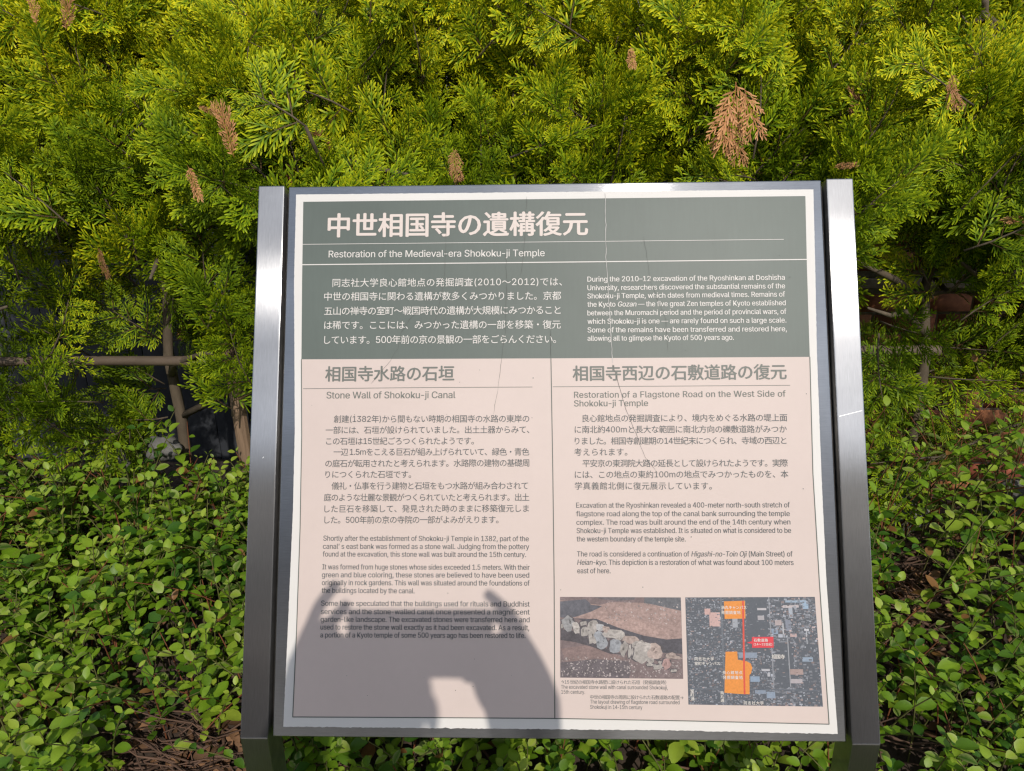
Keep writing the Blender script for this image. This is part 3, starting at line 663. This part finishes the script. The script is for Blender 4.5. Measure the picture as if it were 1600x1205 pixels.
print('spray quads', [len(p[1]) for p in PROTO])
OLD_SHADE, MID, TIP, GOLD = (np.array(c) for c in ((0.012, 0.026, 0.005), (0.095, 0.190, 0.008), (0.46, 0.56, 0.012), (0.95, 0.84, 0.016)))  # old bases darkened and tips brightened beyond their own colour, for shade and sun
DEAD0, DEAD1 = np.array((0.36, 0.14, 0.05)), np.array((0.80, 0.42, 0.19))
def frame_of(d, nh):
    d = d/np.linalg.norm(d); z = nh-d*(nh @ d); z /= np.linalg.norm(z)+1e-9; x = np.cross(d, z); return np.stack([x, d, z])
def add_spray(b, p, d, nh, size, tint, dead=False, proto=None, xs=1.0):
    V, Q, T = PROTO[RNG.integers(len(PROTO))] if proto is None else PROTO[proto]
    F = frame_of(d, nh); W_ = V*size*np.array([xs, 1, 1]); W_ = W_ @ F + p
    t = np.clip(T, 0, 1)[:, None]; br = (T < 0)[:, None]
    if dead: C = DEAD0*(1-t)+DEAD1*t; C = C*tint
    else:
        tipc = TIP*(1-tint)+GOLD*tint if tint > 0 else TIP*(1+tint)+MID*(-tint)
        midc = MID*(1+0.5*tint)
        C = np.where(t < 0.45, OLD_SHADE*(1-t/0.45)*0.6+midc*(t/0.45)+OLD_SHADE*0.0, midc*(1-(t-0.45)/0.55)+tipc*((t-0.45)/0.55))
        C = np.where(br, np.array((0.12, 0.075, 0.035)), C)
    b.add(W_, Q, c=C)

def hollow(x, z):                               # 0 on a lump of foliage, 1 in the hollow between lumps
    a = abs(mnoise.noise((x*2.6, z*2.1, 1.7))); c = abs(mnoise.noise((x*5.3+4, z*4.2, 5.2)))
    return 1-smooth(min(a*2.6, c*3.6+0.12))
def hface(x, z):                                # front of the hedge: lumpy, its top rounded back
    return 0.75+0.29*hollow(x, z)+0.08*mnoise.noise((x*1.3, z*1.3, 3.3))+0.22*smooth((z-1.40)/0.5)+0.10*(1-smooth((z-0.6)/0.5))
def htop(x): return 1.79+0.05*mnoise.noise((x*3, 0, 9.1))+0.04*mnoise.noise((x*11, 0, 2.1))
def density(x, z):
    d = 0.32+0.68*smooth((z-0.88)/0.46)
    if z < 0.62: d *= 0.25
    g = mnoise.noise((x*3.1, z*3.1, 30.0))+0.5*mnoise.noise((x*7, z*7, 3.0))
    d *= min(1.0, max(0.10, 0.75+1.1*g+0.9*smooth((z-1.15)/0.5)))
    d *= 1-0.80*hollow(x, z)*(1-0.65*smooth((z-1.15)/0.3))
    # thin places seen in the photo: left of the sign, and the bare patch at the right
    d *= 1-0.62*math.exp(-((x+0.82)/0.16)**2-((z-1.0)/0.17)**2)
    d *= 1-0.70*math.exp(-((x-1.12)/0.24)**2-((z-0.97)/0.20)**2)
    d *= 1-0.45*math.exp(-((x-0.40)/0.20)**2-((z-1.33)/0.09)**2)
    return d
TX = [-1.62, -1.08, -0.55, -0.02, 0.50, 1.02]
LAB = ['hedge conifer cut off by the left edge of the photo', 'hedge conifer on the left with two upright brown tips at its top',
       'hedge conifer behind the left steel post with a narrow dead brown spray above the post', 'hedge conifer rising behind the middle of the sign board',
       'hedge conifer behind the right half of the sign with a big brown dead spray', 'hedge conifer right of the sign, in front of the brick wall']
fol = [MB() for _ in TX]; limbs = [MB() for _ in TX]; BASE = []
for i, tx in enumerate(TX): BASE.append(np.array([tx, 1.14+0.04*math.sin(i*2.1), soil_z(tx, 1.14)-0.02]))
trunk_pts = []
for i, tx in enumerate(TX):
    B0 = BASE[i]; P = [B0+np.array([0.05*mnoise.noise((i*3.3, k*0.6, 0))*min(1, k), 0.04*mnoise.noise((i*3.3, k*0.6, 7))*min(1, k), k*0.19]) for k in range(8)]
    trunk_pts.append(np.array(P))
def trunk_at(i, z):
    P = trunk_pts[i]; return np.array([np.interp(z, P[:, 2], P[:, 0]), np.interp(z, P[:, 2], P[:, 1]), z])
NS = 0; tries = 0; NSH = 0
while NSH < 1420 and tries < 40000:
    tries += 1
    x = RNG.uniform(-1.85, 1.80); z = RNG.uniform(0.50, 1.84)
    if z > htop(x)+0.04: continue
    if RNG.random() > density(x, z): continue
    layer = RNG.random()**1.7
    y = hface(x, z)+layer*0.40
    i = int(np.argmin([abs(x+RNG.normal(0, 0.06)-t) for t in TX]))
    tr = trunk_at(i, max(0.5, z-RNG.uniform(0.0, 0.25)))
    tip = np.array([x, y, z]); out = tip-tr; out /= np.linalg.norm(out)+1e-9
    upb = RNG.uniform(-0.2, 1.0) if z < 1.35 else RNG.uniform(0.1, 1.1)
    if z < 0.85: upb = RNG.uniform(-0.8, 0.4)
    d = np.array([out[0]*0.6+RNG.normal(0, 0.45), -0.42+RNG.normal(0, 0.22), upb+0.15]); d /= np.linalg.norm(d)
    az_ = R(RNG.uniform(-78, 78)); nh = np.array([math.sin(az_), -math.cos(az_), RNG.uniform(-0.05, 0.75)])
    L = RNG.uniform(0.11, 0.23)
    clump = mnoise.noise((x*3.6, z*3.6, 12.0))
    tint = 0.02+0.65*clump+RNG.normal(0, 0.22)+0.85*smooth((z-1.30)/0.40)-0.40+0.30*smooth((z-0.9)/0.4)+RNG.normal(0, 0.15)  # yellower top, darker foot: new growth plus light and shade put in the colour
    dead = False and z < 1.7
    F = frame_of(d, nh); sag = RNG.uniform(-0.1, 0.25); sway = RNG.uniform(-0.3, 0.3)
    def axp(f): return tip-d*L*(1-f)+F[0]*sway*L*(f-1)*f+np.array([0, 0, -sag*L*(f*f-1)*0.5])*0.6
    n = RNG.integers(5, 9)
    for k in range(n+1):
        f = 0.12+0.88*k/n; p = axp(f); sd = 1 if k % 2 else -1
        a = 0.0 if k == n else R(RNG.uniform(34, 62))*sd
        dd = d*math.cos(a)+F[0]*math.sin(a)+np.array([0, 0, -0.10])+RNG.normal(0, 0.12, 3)
        size = RNG.uniform(0.078, 0.135)*(1.15-0.40*f) if k < n else RNG.uniform(0.085, 0.12)
        dl = dead or RNG.random() < 0.002
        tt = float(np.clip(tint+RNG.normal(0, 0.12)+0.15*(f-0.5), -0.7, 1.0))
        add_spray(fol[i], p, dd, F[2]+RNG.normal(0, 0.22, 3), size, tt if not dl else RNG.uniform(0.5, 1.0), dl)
        NS += 1
    limbs[i].tube([axp(f) for f in (0.0, 0.25, 0.5, 0.75, 0.95)], [0.0026, 0.0023, 0.0019, 0.0014, 0.0008], 5)
    if RNG.random() < 0.10:                     # the branch that carries it
        st = axp(0.0); mid = (tr+st)/2+RNG.normal(0, 0.03, 3); mid[2] -= 0.02
        limbs[i].tube([tr, tr*0.6+mid*0.4, mid, st*0.6+mid*0.4, st], [0.008, 0.0068, 0.0056, 0.0045, 0.0036], 6)
    NSH += 1
print('sprays', NS)
DEADS = [(1150, 128, 0.125, (0.03, -0.2, -1), 1, .9), (1141, 142, 0.11, (-0.22, -0.2, -1), 1, .8), (1163, 138, 0.10, (0.22, -0.3, -0.9), 1, .8), (1148, 190, 0.085, (0.1, -0.3, -1), .8, .8),
         (366, 246, 0.095, (-0.10, -0.1, 1), .95, .5), (293, 258, 0.07, (0.25, -0.2, -0.9), 1, .5), (305, 165, 0.06, (0.8, -.1, -.3), .7, .4),
         (58, 40, 0.055, (0.05, -0.1, 1), .95, .6), (105, 48, 0.07, (0.25, -0.1, 1), .75, .6), (985, 72, 0.042, (0.1, -0.2, -1), 1, .8), 
         (1486, 115, 0.065, (0.2, -0.3, -1), .7, .6), (1302, 262, 0.045, (0.9, -0.2, 0.15), 1, .6), (1560, 345, 0.06, (0.8, -0.2, 0.1), .9, .5), 
         (708, 232, 0.06, (0.1, -0.2, -1), .75, .7), (152, 385, 0.07, (0.2, -0.2, -0.9), .4, .4)]
roots = []
for i, tx in enumerate(TX):
    r = thing('conifer_shrub', LAB[i], 'shrub', tuple(BASE[i]), 'conifers clipped into the hedge'); roots.append(r)
    for _ in range(6):                           # bare lower limbs
        z0 = RNG.uniform(0.45, 1.5); a = trunk_at(i, z0); x1 = a[0]+RNG.uniform(-0.34, 0.34); z1 = z0+RNG.uniform(-0.02, 0.25)
        e = np.array([x1, hface(x1, z1)+RNG.uniform(0.05, 0.2), z1]); m1 = a*0.6+e*0.4+RNG.normal(0, 0.025, 3); m2 = a*0.25+e*0.75+RNG.normal(0, 0.025, 3)
        limbs[i].tube([a, m1, m2, e], [0.011, 0.009, 0.006, 0.003], 6)
    b = MB(); P = trunk_pts[i]; b.tube(P, np.linspace(0.020, 0.007, len(P)), 9); b.build('trunk', M['bark'], r, BASE[i], shade=True)
    limbs[i].build('branches', M['bark'], r, BASE[i], shade=True)
    fol[i].build('foliage', M['foliage'], r, BASE[i])
for px, py, sz, d, tn, xs in DEADS:
    p = at(px, py, 0.80); p[1] = min(0.80, hface(p[0], p[2])-0.06); p = at(px, py, p[1])
    i = int(np.argmin([abs(p[0]-t) for t in TX])); b = MB()
    add_spray(b, p, np.array(d, float), np.array([0.1, -1, 0.3]), sz, tn, True, xs=xs)
    o = b.build('dead_spray', M['foliage'], roots[i], BASE[i]); o['label'] = 'dry rust brown dead spray'

# ---- support rail and stake
def bamboo(name, p0, p1, r, label, cat, m, nodes):
    p0, p1 = np.array(p0), np.array(p1); t = thing(name, label, cat, tuple(p0))
    b = MB(); pts, rr = [], []
    for k in range(nodes):
        f0, f1 = k/nodes, (k+1)/nodes
        for f, q in ((f0+0.002, 1.12), (f0+0.006, 0.98), ((f0+f1)/2, 0.96), (f1-0.006, 0.98), (f1-0.002, 1.12)):
            s_ = p0+(p1-p0)*f; s_[2] += 0.006*math.sin(f*9); pts.append(s_); rr.append(r*q)
    b.tube(pts, rr, 12); b.build('cane', m, t, p0, shade=True); return t
RY = 1.03
a0, a1 = at(-260, 572, RY), at(1470, 549, RY)
rail = bamboo('bamboo_rail', a0, a1, 0.0135, 'weathered bamboo cane running level through the hedge behind the sign', 'rail', M['bamboo'], 9)
for px in (378, 1110):                           # cord ties on the rail
    q = at(px, 558, RY); b = MB()
    for k in range(3):
        th = np.linspace(0, 2*math.pi, 13); b.tube([q+np.array([0.004*(k-1)+0.002*math.sin(a), 0.016*math.cos(a), 0.016*math.sin(a)]) for a in th], 0.0018, 5)
    b.build('cord_tie', M['bark'], rail, a0)
s0, s1 = at(381, 690, RY+0.03), at(357, 540, RY+0.03)
s0 = s0+(s0-s1)*1.1; s1 = s1+(s1-s0)*0.06
stk = thing('wooden_stake', 'brown wooden support stake leaning beside the left steel post', 'stake', tuple(s0))
b = MB(); b.tube([s0, s0*0.5+s1*0.5, s1], [0.021, 0.020, 0.019], 10); b.build('pole', M['stake'], stk, s0, shade=False)

# ---- rocks at the foot of the hedge
for (px, py, Y, s, lab) in [(255, 700, 1.06, 0.036, 'pale grey garden rock half hidden under the hedge, left of the sign'), (1378, 800, 1.05, 0.10, 'pale grey garden rock under the shrubs just right of the sign'),
                            (1592, 800, 1.05, 0.09, 'pale grey garden rock at the right edge of the planting bed'), (175, 722, 1.02, 0.04, 'small mauve grey garden rock farther left under the hedge')]:
    p = at(px, py, Y); b = MB(); bm = bmesh.new(); bmesh.ops.create_icosphere(bm, subdivisions=4, radius=1.0)
    V = np.array([v.co[:] for v in bm.verts]); F = [[v.index for v in f.verts] for f in bm.faces]; bm.free()
    for k in range(len(V)):
        q = V[k]; V[k] = q*(1+0.35*mnoise.noise((q[0]*1.4+px, q[1]*1.4, q[2]*1.4))+0.12*mnoise.noise((q[0]*4+px, q[1]*4, q[2]*4)))
    V = V*np.array([s*1.3, s*0.9, s])+p; b.add(V, tris=F); o = b.build('rock', M['rock'], None, p, shade=True); o.location = tuple(p); tag(o, lab, 'rock')

# ================================================================== GROUND COVER
def leaf_mesh(L, w, fold, droop):
    """ovate leaf along +y, blade in xy, z up: 5 rows x 3"""
    rows = [(0.0, 0.06), (0.16, 0.62), (0.40, 1.0), (0.66, 0.92), (0.86, 0.56), (1.0, 0.05)]
    V = []
    for f, q in rows:
        zc = -droop*f*f*L; h = w/2*q
        V += [(-h, f*L, zc+fold*h), (0, f*L, zc), (h, f*L, zc+fold*h)]
    Q = []
    for i in range(len(rows)-1):
        a = i*3; Q += [(a, a+1, a+4, a+3), (a+1, a+2, a+5, a+4)]
    return np.array(V), np.array(Q)
gcov = MB(); stems = MB()
LQ = leaf_mesh(1, 1, 0, 0)[1]
G0, G1, G2 = np.array((0.050, 0.135, 0.013)), np.array((0.190, 0.330, 0.016)), np.array((0.360, 0.470, 0.050))
# edges of the sign on the ground plan: nothing grows through the posts or board
def blocked(p):
    if p[1] < 0.03: return p[2] > 0.2 or (p[1] > -0.05 and abs(abs(p[0])-0.45) < 0.06)
    if -0.52 < p[0] < 0.52 and p[2] > 0.45:
        q = p-ORG; return (q @ NRM) > -0.06
    return False
bare = [(at(210, 1185, 0.25), 0.15, 0.11), (at(325, 1165, 0.27), 0.09, 0.12), (at(1460, 925, 0.60), 0.055, 0.15), (at(1410, 800, 0.82), 0.05, 0.12), (at(1400, 1130, 0.35), 0.03, 0.10)]
ns = 0; tries = 0
while ns < 3500 and tries < 30000:
    tries += 1
    x = RNG.uniform(-1.75, 1.75); y = RNG.uniform(0.02, 1.05) if RNG.random() > 0.16 else RNG.uniform(-0.66, -0.06)
    thin = 1.0
    if x > 0.62: thin = 0.78+0.35*mnoise.noise((x*4, y*4, 3))+(0.15 if y < 0.45 else -0.12)
    for c, rx, ry in bare: thin *= 1-0.97*math.exp(-((x-c[0])/rx)**4-((y-c[1])/ry)**4)
    if RNG.random() > thin: continue
    g = soil_z(x, y); hgt = 0.25+0.10*mnoise.noise((x*3, y*3, 8))+RNG.normal(0, 0.035)
    if y < 0.3: hgt *= 0.75+0.25*y/0.3
    if RNG.random() < 0.03: hgt += 0.08
    if y > 0.62: hgt += (0.30 if x > 0.55 else 0.07)*RNG.random()*smooth((y-0.62)/0.2)
    if y < 0: hgt = RNG.uniform(0.05, 0.12)
    hgt = max(0.08, hgt)
    lean = RNG.normal(0, 0.28, 2); lean[1] -= 0.15
    nn = RNG.integers(5, 9); P = []
    for k in range(nn+1):
        f = k/nn; P.append(np.array([x+lean[0]*hgt*f**1.6, y+lean[1]*hgt*f**1.6, g+hgt*f*(1-0.12*f)]))
    if blocked(P[-1]) or blocked(P[nn//2]): continue
    ns += 1
    red = RNG.random() < 0.25
    stems.tube(P, np.linspace(0.0022, 0.0011, len(P)), 4, c=(0.22, 0.075, 0.03) if red else (0.13, 0.13, 0.035), cap=False)
    az = RNG.uniform(0, math.pi); shade = RNG.normal(0, 0.16); cl = mnoise.noise((x*5, y*5, 21))
    big = RNG.uniform(0.7, 1.28)
    for k in range(1 if nn < 6 else 2, nn+1):
        az += math.pi/2+RNG.normal(0, 0.2)
        for s in (0, math.pi):
            if RNG.random() < 0.06: continue
            L = RNG.uniform(0.017, 0.036)*big*(0.72 if k == nn else 1.0); w = L*RNG.uniform(0.58, 0.78)
            V, _ = leaf_mesh(L, w, RNG.uniform(0.08, 0.45), RNG.uniform(-0.05, 0.45))
            pitch = R(RNG.uniform(-5, 42) if k < nn else RNG.uniform(25, 65)); a = az+s; roll = RNG.normal(0, 0.22)
            dy = np.array([math.cos(a)*math.cos(pitch), math.sin(a)*math.cos(pitch), math.sin(pitch)])
            F = frame_of(dy, np.array([RNG.normal(0, .18), -0.18+RNG.normal(0, .18), 1.0]))
            pv = V @ F + P[k]+dy*0.003
            if blocked(pv[9]) or blocked(pv[-1]): continue
            m_ = np.clip(0.40+0.5*cl+shade*1.3+RNG.normal(0, 0.16)+(0.22 if k == nn else 0), 0, 1)
            c = G0*(1-m_*2)+G1*m_*2 if m_ < 0.5 else G1*(2-2*m_)+G2*(m_*2-1)
            C = np.tile(c, (18, 1)); C[1::3] *= 1.12
            if RNG.random() < 0.12: C[0::3] = C[0::3]*0.4+np.array((0.42, 0.45, 0.16))*0.6; C[2::3] = C[0::3]
            if RNG.random() < 0.012: C = np.tile(np.array((0.30, 0.15, 0.05)), (18, 1))
            gcov.add(pv, LQ, c=C)
gc = gcov.build('ground_cover', M['leaf'], shade=True); tag(gc, 'low leafy green ground cover with small oval leaves around the sign', 'ground cover', kind='stuff')
gs = stems.build('ground_cover_stems', M['litter']); tag(gs, 'thin reddish stems of the leafy ground cover', 'ground cover', kind='stuff')
print('stems', ns)
# fallen twigs and dry leaves on the soil
lit = MB()
for _ in range(3600):
    x = RNG.uniform(-1.7, 1.7); y = RNG.uniform(-0.65, 1.5)
    if RNG.random() < 0.35:
        c_, rx, ry = bare[RNG.integers(4)]; x = c_[0]+RNG.normal(0, rx*0.9); y = max(-0.03, c_[1]+RNG.normal(0, ry*0.8))
    g = soil_z(x, y)+RNG.uniform(0.01, 0.05); a = RNG.uniform(0, 6.28)
    if RNG.random() < 0.45:
        L = RNG.uniform(0.05, 0.22); pt = RNG.normal(0, 0.25); d = np.array([math.cos(a)*math.cos(pt), math.sin(a)*math.cos(pt)*0.6, abs(math.sin(pt))]); p = np.array([x, y, g])
        pts = [p, p+d*L*0.35+RNG.normal(0, .006, 3), p+d*L*0.7+RNG.normal(0, .008, 3), p+d*L]
        if any(blocked(q) for q in pts) : continue
        k = RNG.uniform(0.5, 1.4); lit.tube(pts, np.linspace(RNG.uniform(0.0018, 0.0042), 0.001, 4), 5, c=(0.13*k, 0.075*k, 0.05*k), cap=False)
    else:
        L = RNG.uniform(0.02, 0.045); V, _ = leaf_mesh(L, L*0.55, RNG.uniform(-.5, .9), RNG.uniform(-.6, .8))
        F = frame_of(np.array([math.cos(a), math.sin(a), RNG.normal(0, .3)]), np.array([RNG.normal(0, .4), RNG.normal(0, .4), 1.0])); k = RNG.uniform(0.5, 1.3)
        if blocked(np.array([x, y, g])): continue
        lit.add(V @ F+np.array([x, y, g]), LQ, c=(0.22*k, 0.115*k, 0.055*k))
lo = lit.build('leaf_litter', M['litter'], shade=True); tag(lo, 'brown fallen twigs and dry leaves on the soil of the bed', 'leaf litter', kind='stuff')

# ================================================================== PHOTOGRAPHER (only the shadow shows)
TC = ((CAM-ORG) @ NRM)/(SUN @ NRM)               # distance from lens to face along the sun's rays
def S(px, py, d=0.0): return pan(px, py)+SUN*(TC+d)
def skin_mesh(verts, edges, radii, root, sub=2):
    me = bpy.data.meshes.new('skin'); me.from_pydata([tuple(v) for v in verts], edges, []); o = bpy.data.objects.new('skin', me); col.objects.link(o)
    md = o.modifiers.new('s', 'SKIN'); md.use_smooth_shade = True
    sv = me.skin_vertices[0].data
    for k, r_ in enumerate(radii): sv[k].radius = (r_, r_) if np.isscalar(r_) else r_
    sv[root].use_root = True
    m2 = o.modifiers.new('u', 'SUBSURF'); m2.levels = m2.render_levels = sub
    dg = bpy.context.evaluated_depsgraph_get(); dg.update(); res = bpy.data.meshes.new_from_object(o.evaluated_get(dg))
    bpy.data.objects.remove(o); return res
J, E, RAD = [], [], []
def jn(p, r_, prev=None):
    J.append(np.array(p, float)); RAD.append(r_)
    if prev is not None: E.append((prev, len(J)-1))
    return len(J)-1
hc = S(588, 1112, 0.42)                          # head centre
neck_y = hc[1]-0.03
pel = jn((hc[0]+0.01, neck_y-0.05, 0.95), (0.155, 0.115))
waist = jn((hc[0]+0.01, neck_y-0.045, 1.12), (0.145, 0.105), pel)
chest = jn((hc[0]+0.005, neck_y-0.035, 1.30), (0.165, 0.115), waist)
ntop = jn((hc[0], neck_y-0.02, hc[2]-0.21), (0.075, 0.07), chest)
nk = jn((hc[0], neck_y-0.01, hc[2]-0.14), 0.055, ntop)
jaw = jn((hc[0], hc[1]+0.02, hc[2]-0.07), 0.066, nk)
hd = jn((hc[0], hc[1], hc[2]+0.02), (0.080, 0.095), jaw)
crown = jn((hc[0], hc[1]-0.01, hc[2]+0.085), 0.060, hd)
hands = []
for s, hp in ((-1, dict(el=(430, 1270, 0.20), wr=(478, 1085, 0.05), pa=(492, 1005, -0.005))), (1, dict(el=(826, 1290, 0.20), wr=(823, 1142, 0.06), pa=(820, 1038, 0.0)))):
    sh = jn((hc[0]+s*0.175, neck_y-0.03, hc[2]-0.255), 0.062, chest)
    el = jn(S(*hp['el']), 0.056, sh); fm = jn((S(*hp['el'])+S(*hp['wr']))/2, 0.054, el)
    wr = jn(S(*hp['wr']), 0.040 if s < 0 else 0.054, fm)
    he = jn(S(806, 1094, 0.02), 0.068, wr) if s > 0 else wr
    pa = jn(S(*hp['pa']), (0.037, 0.022) if s < 0 else 0.056, he); hands.append((s, wr, pa))
    for q in ([(508, 990, 0.012), (514, 1024, 0.012)] if s < 0 else [(784, 992, 0.010), (752, 1064, 0.014)]): jn(S(*q), (0.030 if q[1] < 1050 else 0.050, 0.018 if q[1] < 1050 else 0.035), pa)
for s in (-1, 1):
    hip = jn((hc[0]+s*0.10, neck_y-0.05, 0.86), 0.095, pel); kn = jn((hc[0]+s*0.12, neck_y-0.03, 0.50), 0.062, hip)
    an = jn((hc[0]+s*0.13, neck_y-0.06, 0.10), 0.045, kn); ft = jn((hc[0]+s*0.14, neck_y+0.07, 0.045), (0.045, 0.035), an); jn((hc[0]+s*0.145, neck_y+0.15, 0.035), (0.038, 0.026), ft)
# fingers: chains placed by where their shadows fall
FING = {-1: [[(486, 975, 0), (500, 945, 0.005), (516, 924, 0.008), (529, 910, 0.008)], [(500, 985, .012), (522, 968, .016), (537, 950, .016), (545, 939, .016)],
             [(505, 1000, .012), (530, 1002, .018), (552, 1004, .018), (570, 1006, .016)], [(504, 1020, .012), (530, 1026, .018), (553, 1030, .018), (570, 1032, .016)],
             [(500, 1042, .010), (530, 1048, .015), (560, 1050, .015), (585, 1050, .014)]],
        1: [[(812, 985, 0), (795, 960, .005), (775, 940, .008), (757, 924, .008)], [(800, 985, .012), (785, 968, .018), (770, 962, .018), (752, 960, .016)],
            [(798, 1032, .012), (770, 1036, .018), (745, 1038, .018), (722, 1040, .016)], [(802, 1046, .012), (775, 1050, .018), (740, 1052, .018), (700, 1052, .016)],
            [(800, 1060, .010), (775, 1062, .014), (745, 1060, .014), (722, 1058, .012)]]}
for s, wr, pa in hands:
    for ch in FING[s]:
        prev = pa
        for k, q in enumerate(ch): prev = jn(S(*q), (0.0105, 0.0100, 0.0090, 0.0078)[k], prev)
bme = skin_mesh(J, E, RAD, pel)
skin_m = mat('skin', (0.55, 0.34, 0.25), 0.5); shirt = mat('dark jacket cloth', (0.05, 0.055, 0.07), 0.85, noise=(30, 0.2, (1, 1, 1))); trous = mat('trouser cloth', (0.10, 0.10, 0.11), 0.85)
for m_ in (skin_m, shirt, trous): bme.materials.append(m_)
wrp = [J[w] for _, w, _ in hands]; pap = [J[p] for _, _, p in hands]
for p in bme.polygons:
    c = np.array(p.center[:]); p.material_index = 1
    if c[2] < 0.98: p.material_index = 2
    if c[2] > hc[2]-0.15 and np.linalg.norm(c-hc) < 0.22: p.material_index = 0
    for w, q in zip(wrp, pap):
        if np.linalg.norm(c-q) < 0.16 and (c-w) @ (q-w) > 0.0: p.material_index = 0
    p.use_smooth = True
per = thing('person', 'person in a dark jacket taking the picture, whose shadow falls on the sign', 'person', (hc[0], neck_y, 0))
bo = bpy.data.objects.new('body', bme); bo.location = (-hc[0], -neck_y, 0); link(bo, per)
# hair cap, nose, eyes, ears
def ell(b, c, r_, n=14, zmin=-2):
    V, Q = [], []
    for i in range(n+1):
        for j in range(n*2):
            a = math.pi*i/n; g = math.pi*j/n; V.append(np.array(c)+np.array(r_)*np.array([math.sin(a)*math.cos(g), math.sin(a)*math.sin(g), math.cos(a)]))
    for i in range(n):
        for j in range(n*2): Q.append((i*n*2+j, (i+1)*n*2+j, (i+1)*n*2+(j+1) % (n*2), i*n*2+(j+1) % (n*2)))
    V = np.array(V); keep = [q for q in Q if V[list(q), 2].min() > zmin]; b.add(V, keep)
b = MB(); ell(b, hc+np.array([0, -0.018, 0.035]), (0.088, 0.098, 0.105), zmin=hc[2]-0.01); b.build('hair', mat('black hair', (0.015, 0.013, 0.012), 0.6), per, (hc[0], neck_y, 0), shade=True)
b = MB(); ell(b, hc+np.array([0, 0.098, -0.015]), (0.014, 0.018, 0.024), 8); b.build('nose', skin_m, per, (hc[0], neck_y, 0), shade=True)
eye_m = mat('eye', (0.05, 0.04, 0.035), 0.2)
for s in (-1, 1):
    b = MB(); ell(b, hc+np.array([s*0.032, 0.083, 0.012]), (0.013, 0.009, 0.008), 8); b.build('eye', eye_m, per, (hc[0], neck_y, 0), shade=True)
    b = MB(); ell(b, hc+np.array([s*0.084, -0.005, 0.0]), (0.009, 0.020, 0.032), 8); b.build('ear', skin_m, per, (hc[0], neck_y, 0), shade=True)
b = MB(); ell(b, hc+np.array([0, 0.088, -0.065]), (0.024, 0.008, 0.007), 8); b.build('mouth', mat('lips', (0.42, 0.18, 0.15), 0.5), per, (hc[0], neck_y, 0), shade=True)
# the phone, just behind the lens
def pbox(b, u0, u1, v0, v1, w0, w1):
    V = [CAM+RT*u+UP*v-FW*w for w in (w0, w1) for u, v in ((u0, v0), (u1, v0), (u1, v1), (u0, v1))]
    b.add(V, [(0,3,2,1),(4,5,6,7),(0,1,5,4),(1,2,6,5),(2,3,7,6),(3,0,4,7)])
ph = thing('phone', 'dark phone held level in both hands to take the picture', 'phone', tuple(CAM-FW*0.01))
pm = mat('phone casing', (0.03, 0.03, 0.035), 0.35)
b = MB(); pbox(b, -0.030, 0.186, -0.060, 0.041, 0.006, 0.0145); b.build('casing', pm, ph, CAM-FW*0.01, bevel=0.002)
b = MB(); pbox(b, -0.027, 0.183, -0.057, 0.038, 0.0146, 0.0150); b.build('screen', mat('phone screen', (0.02, 0.02, 0.02), 0.08), ph, CAM-FW*0.01)
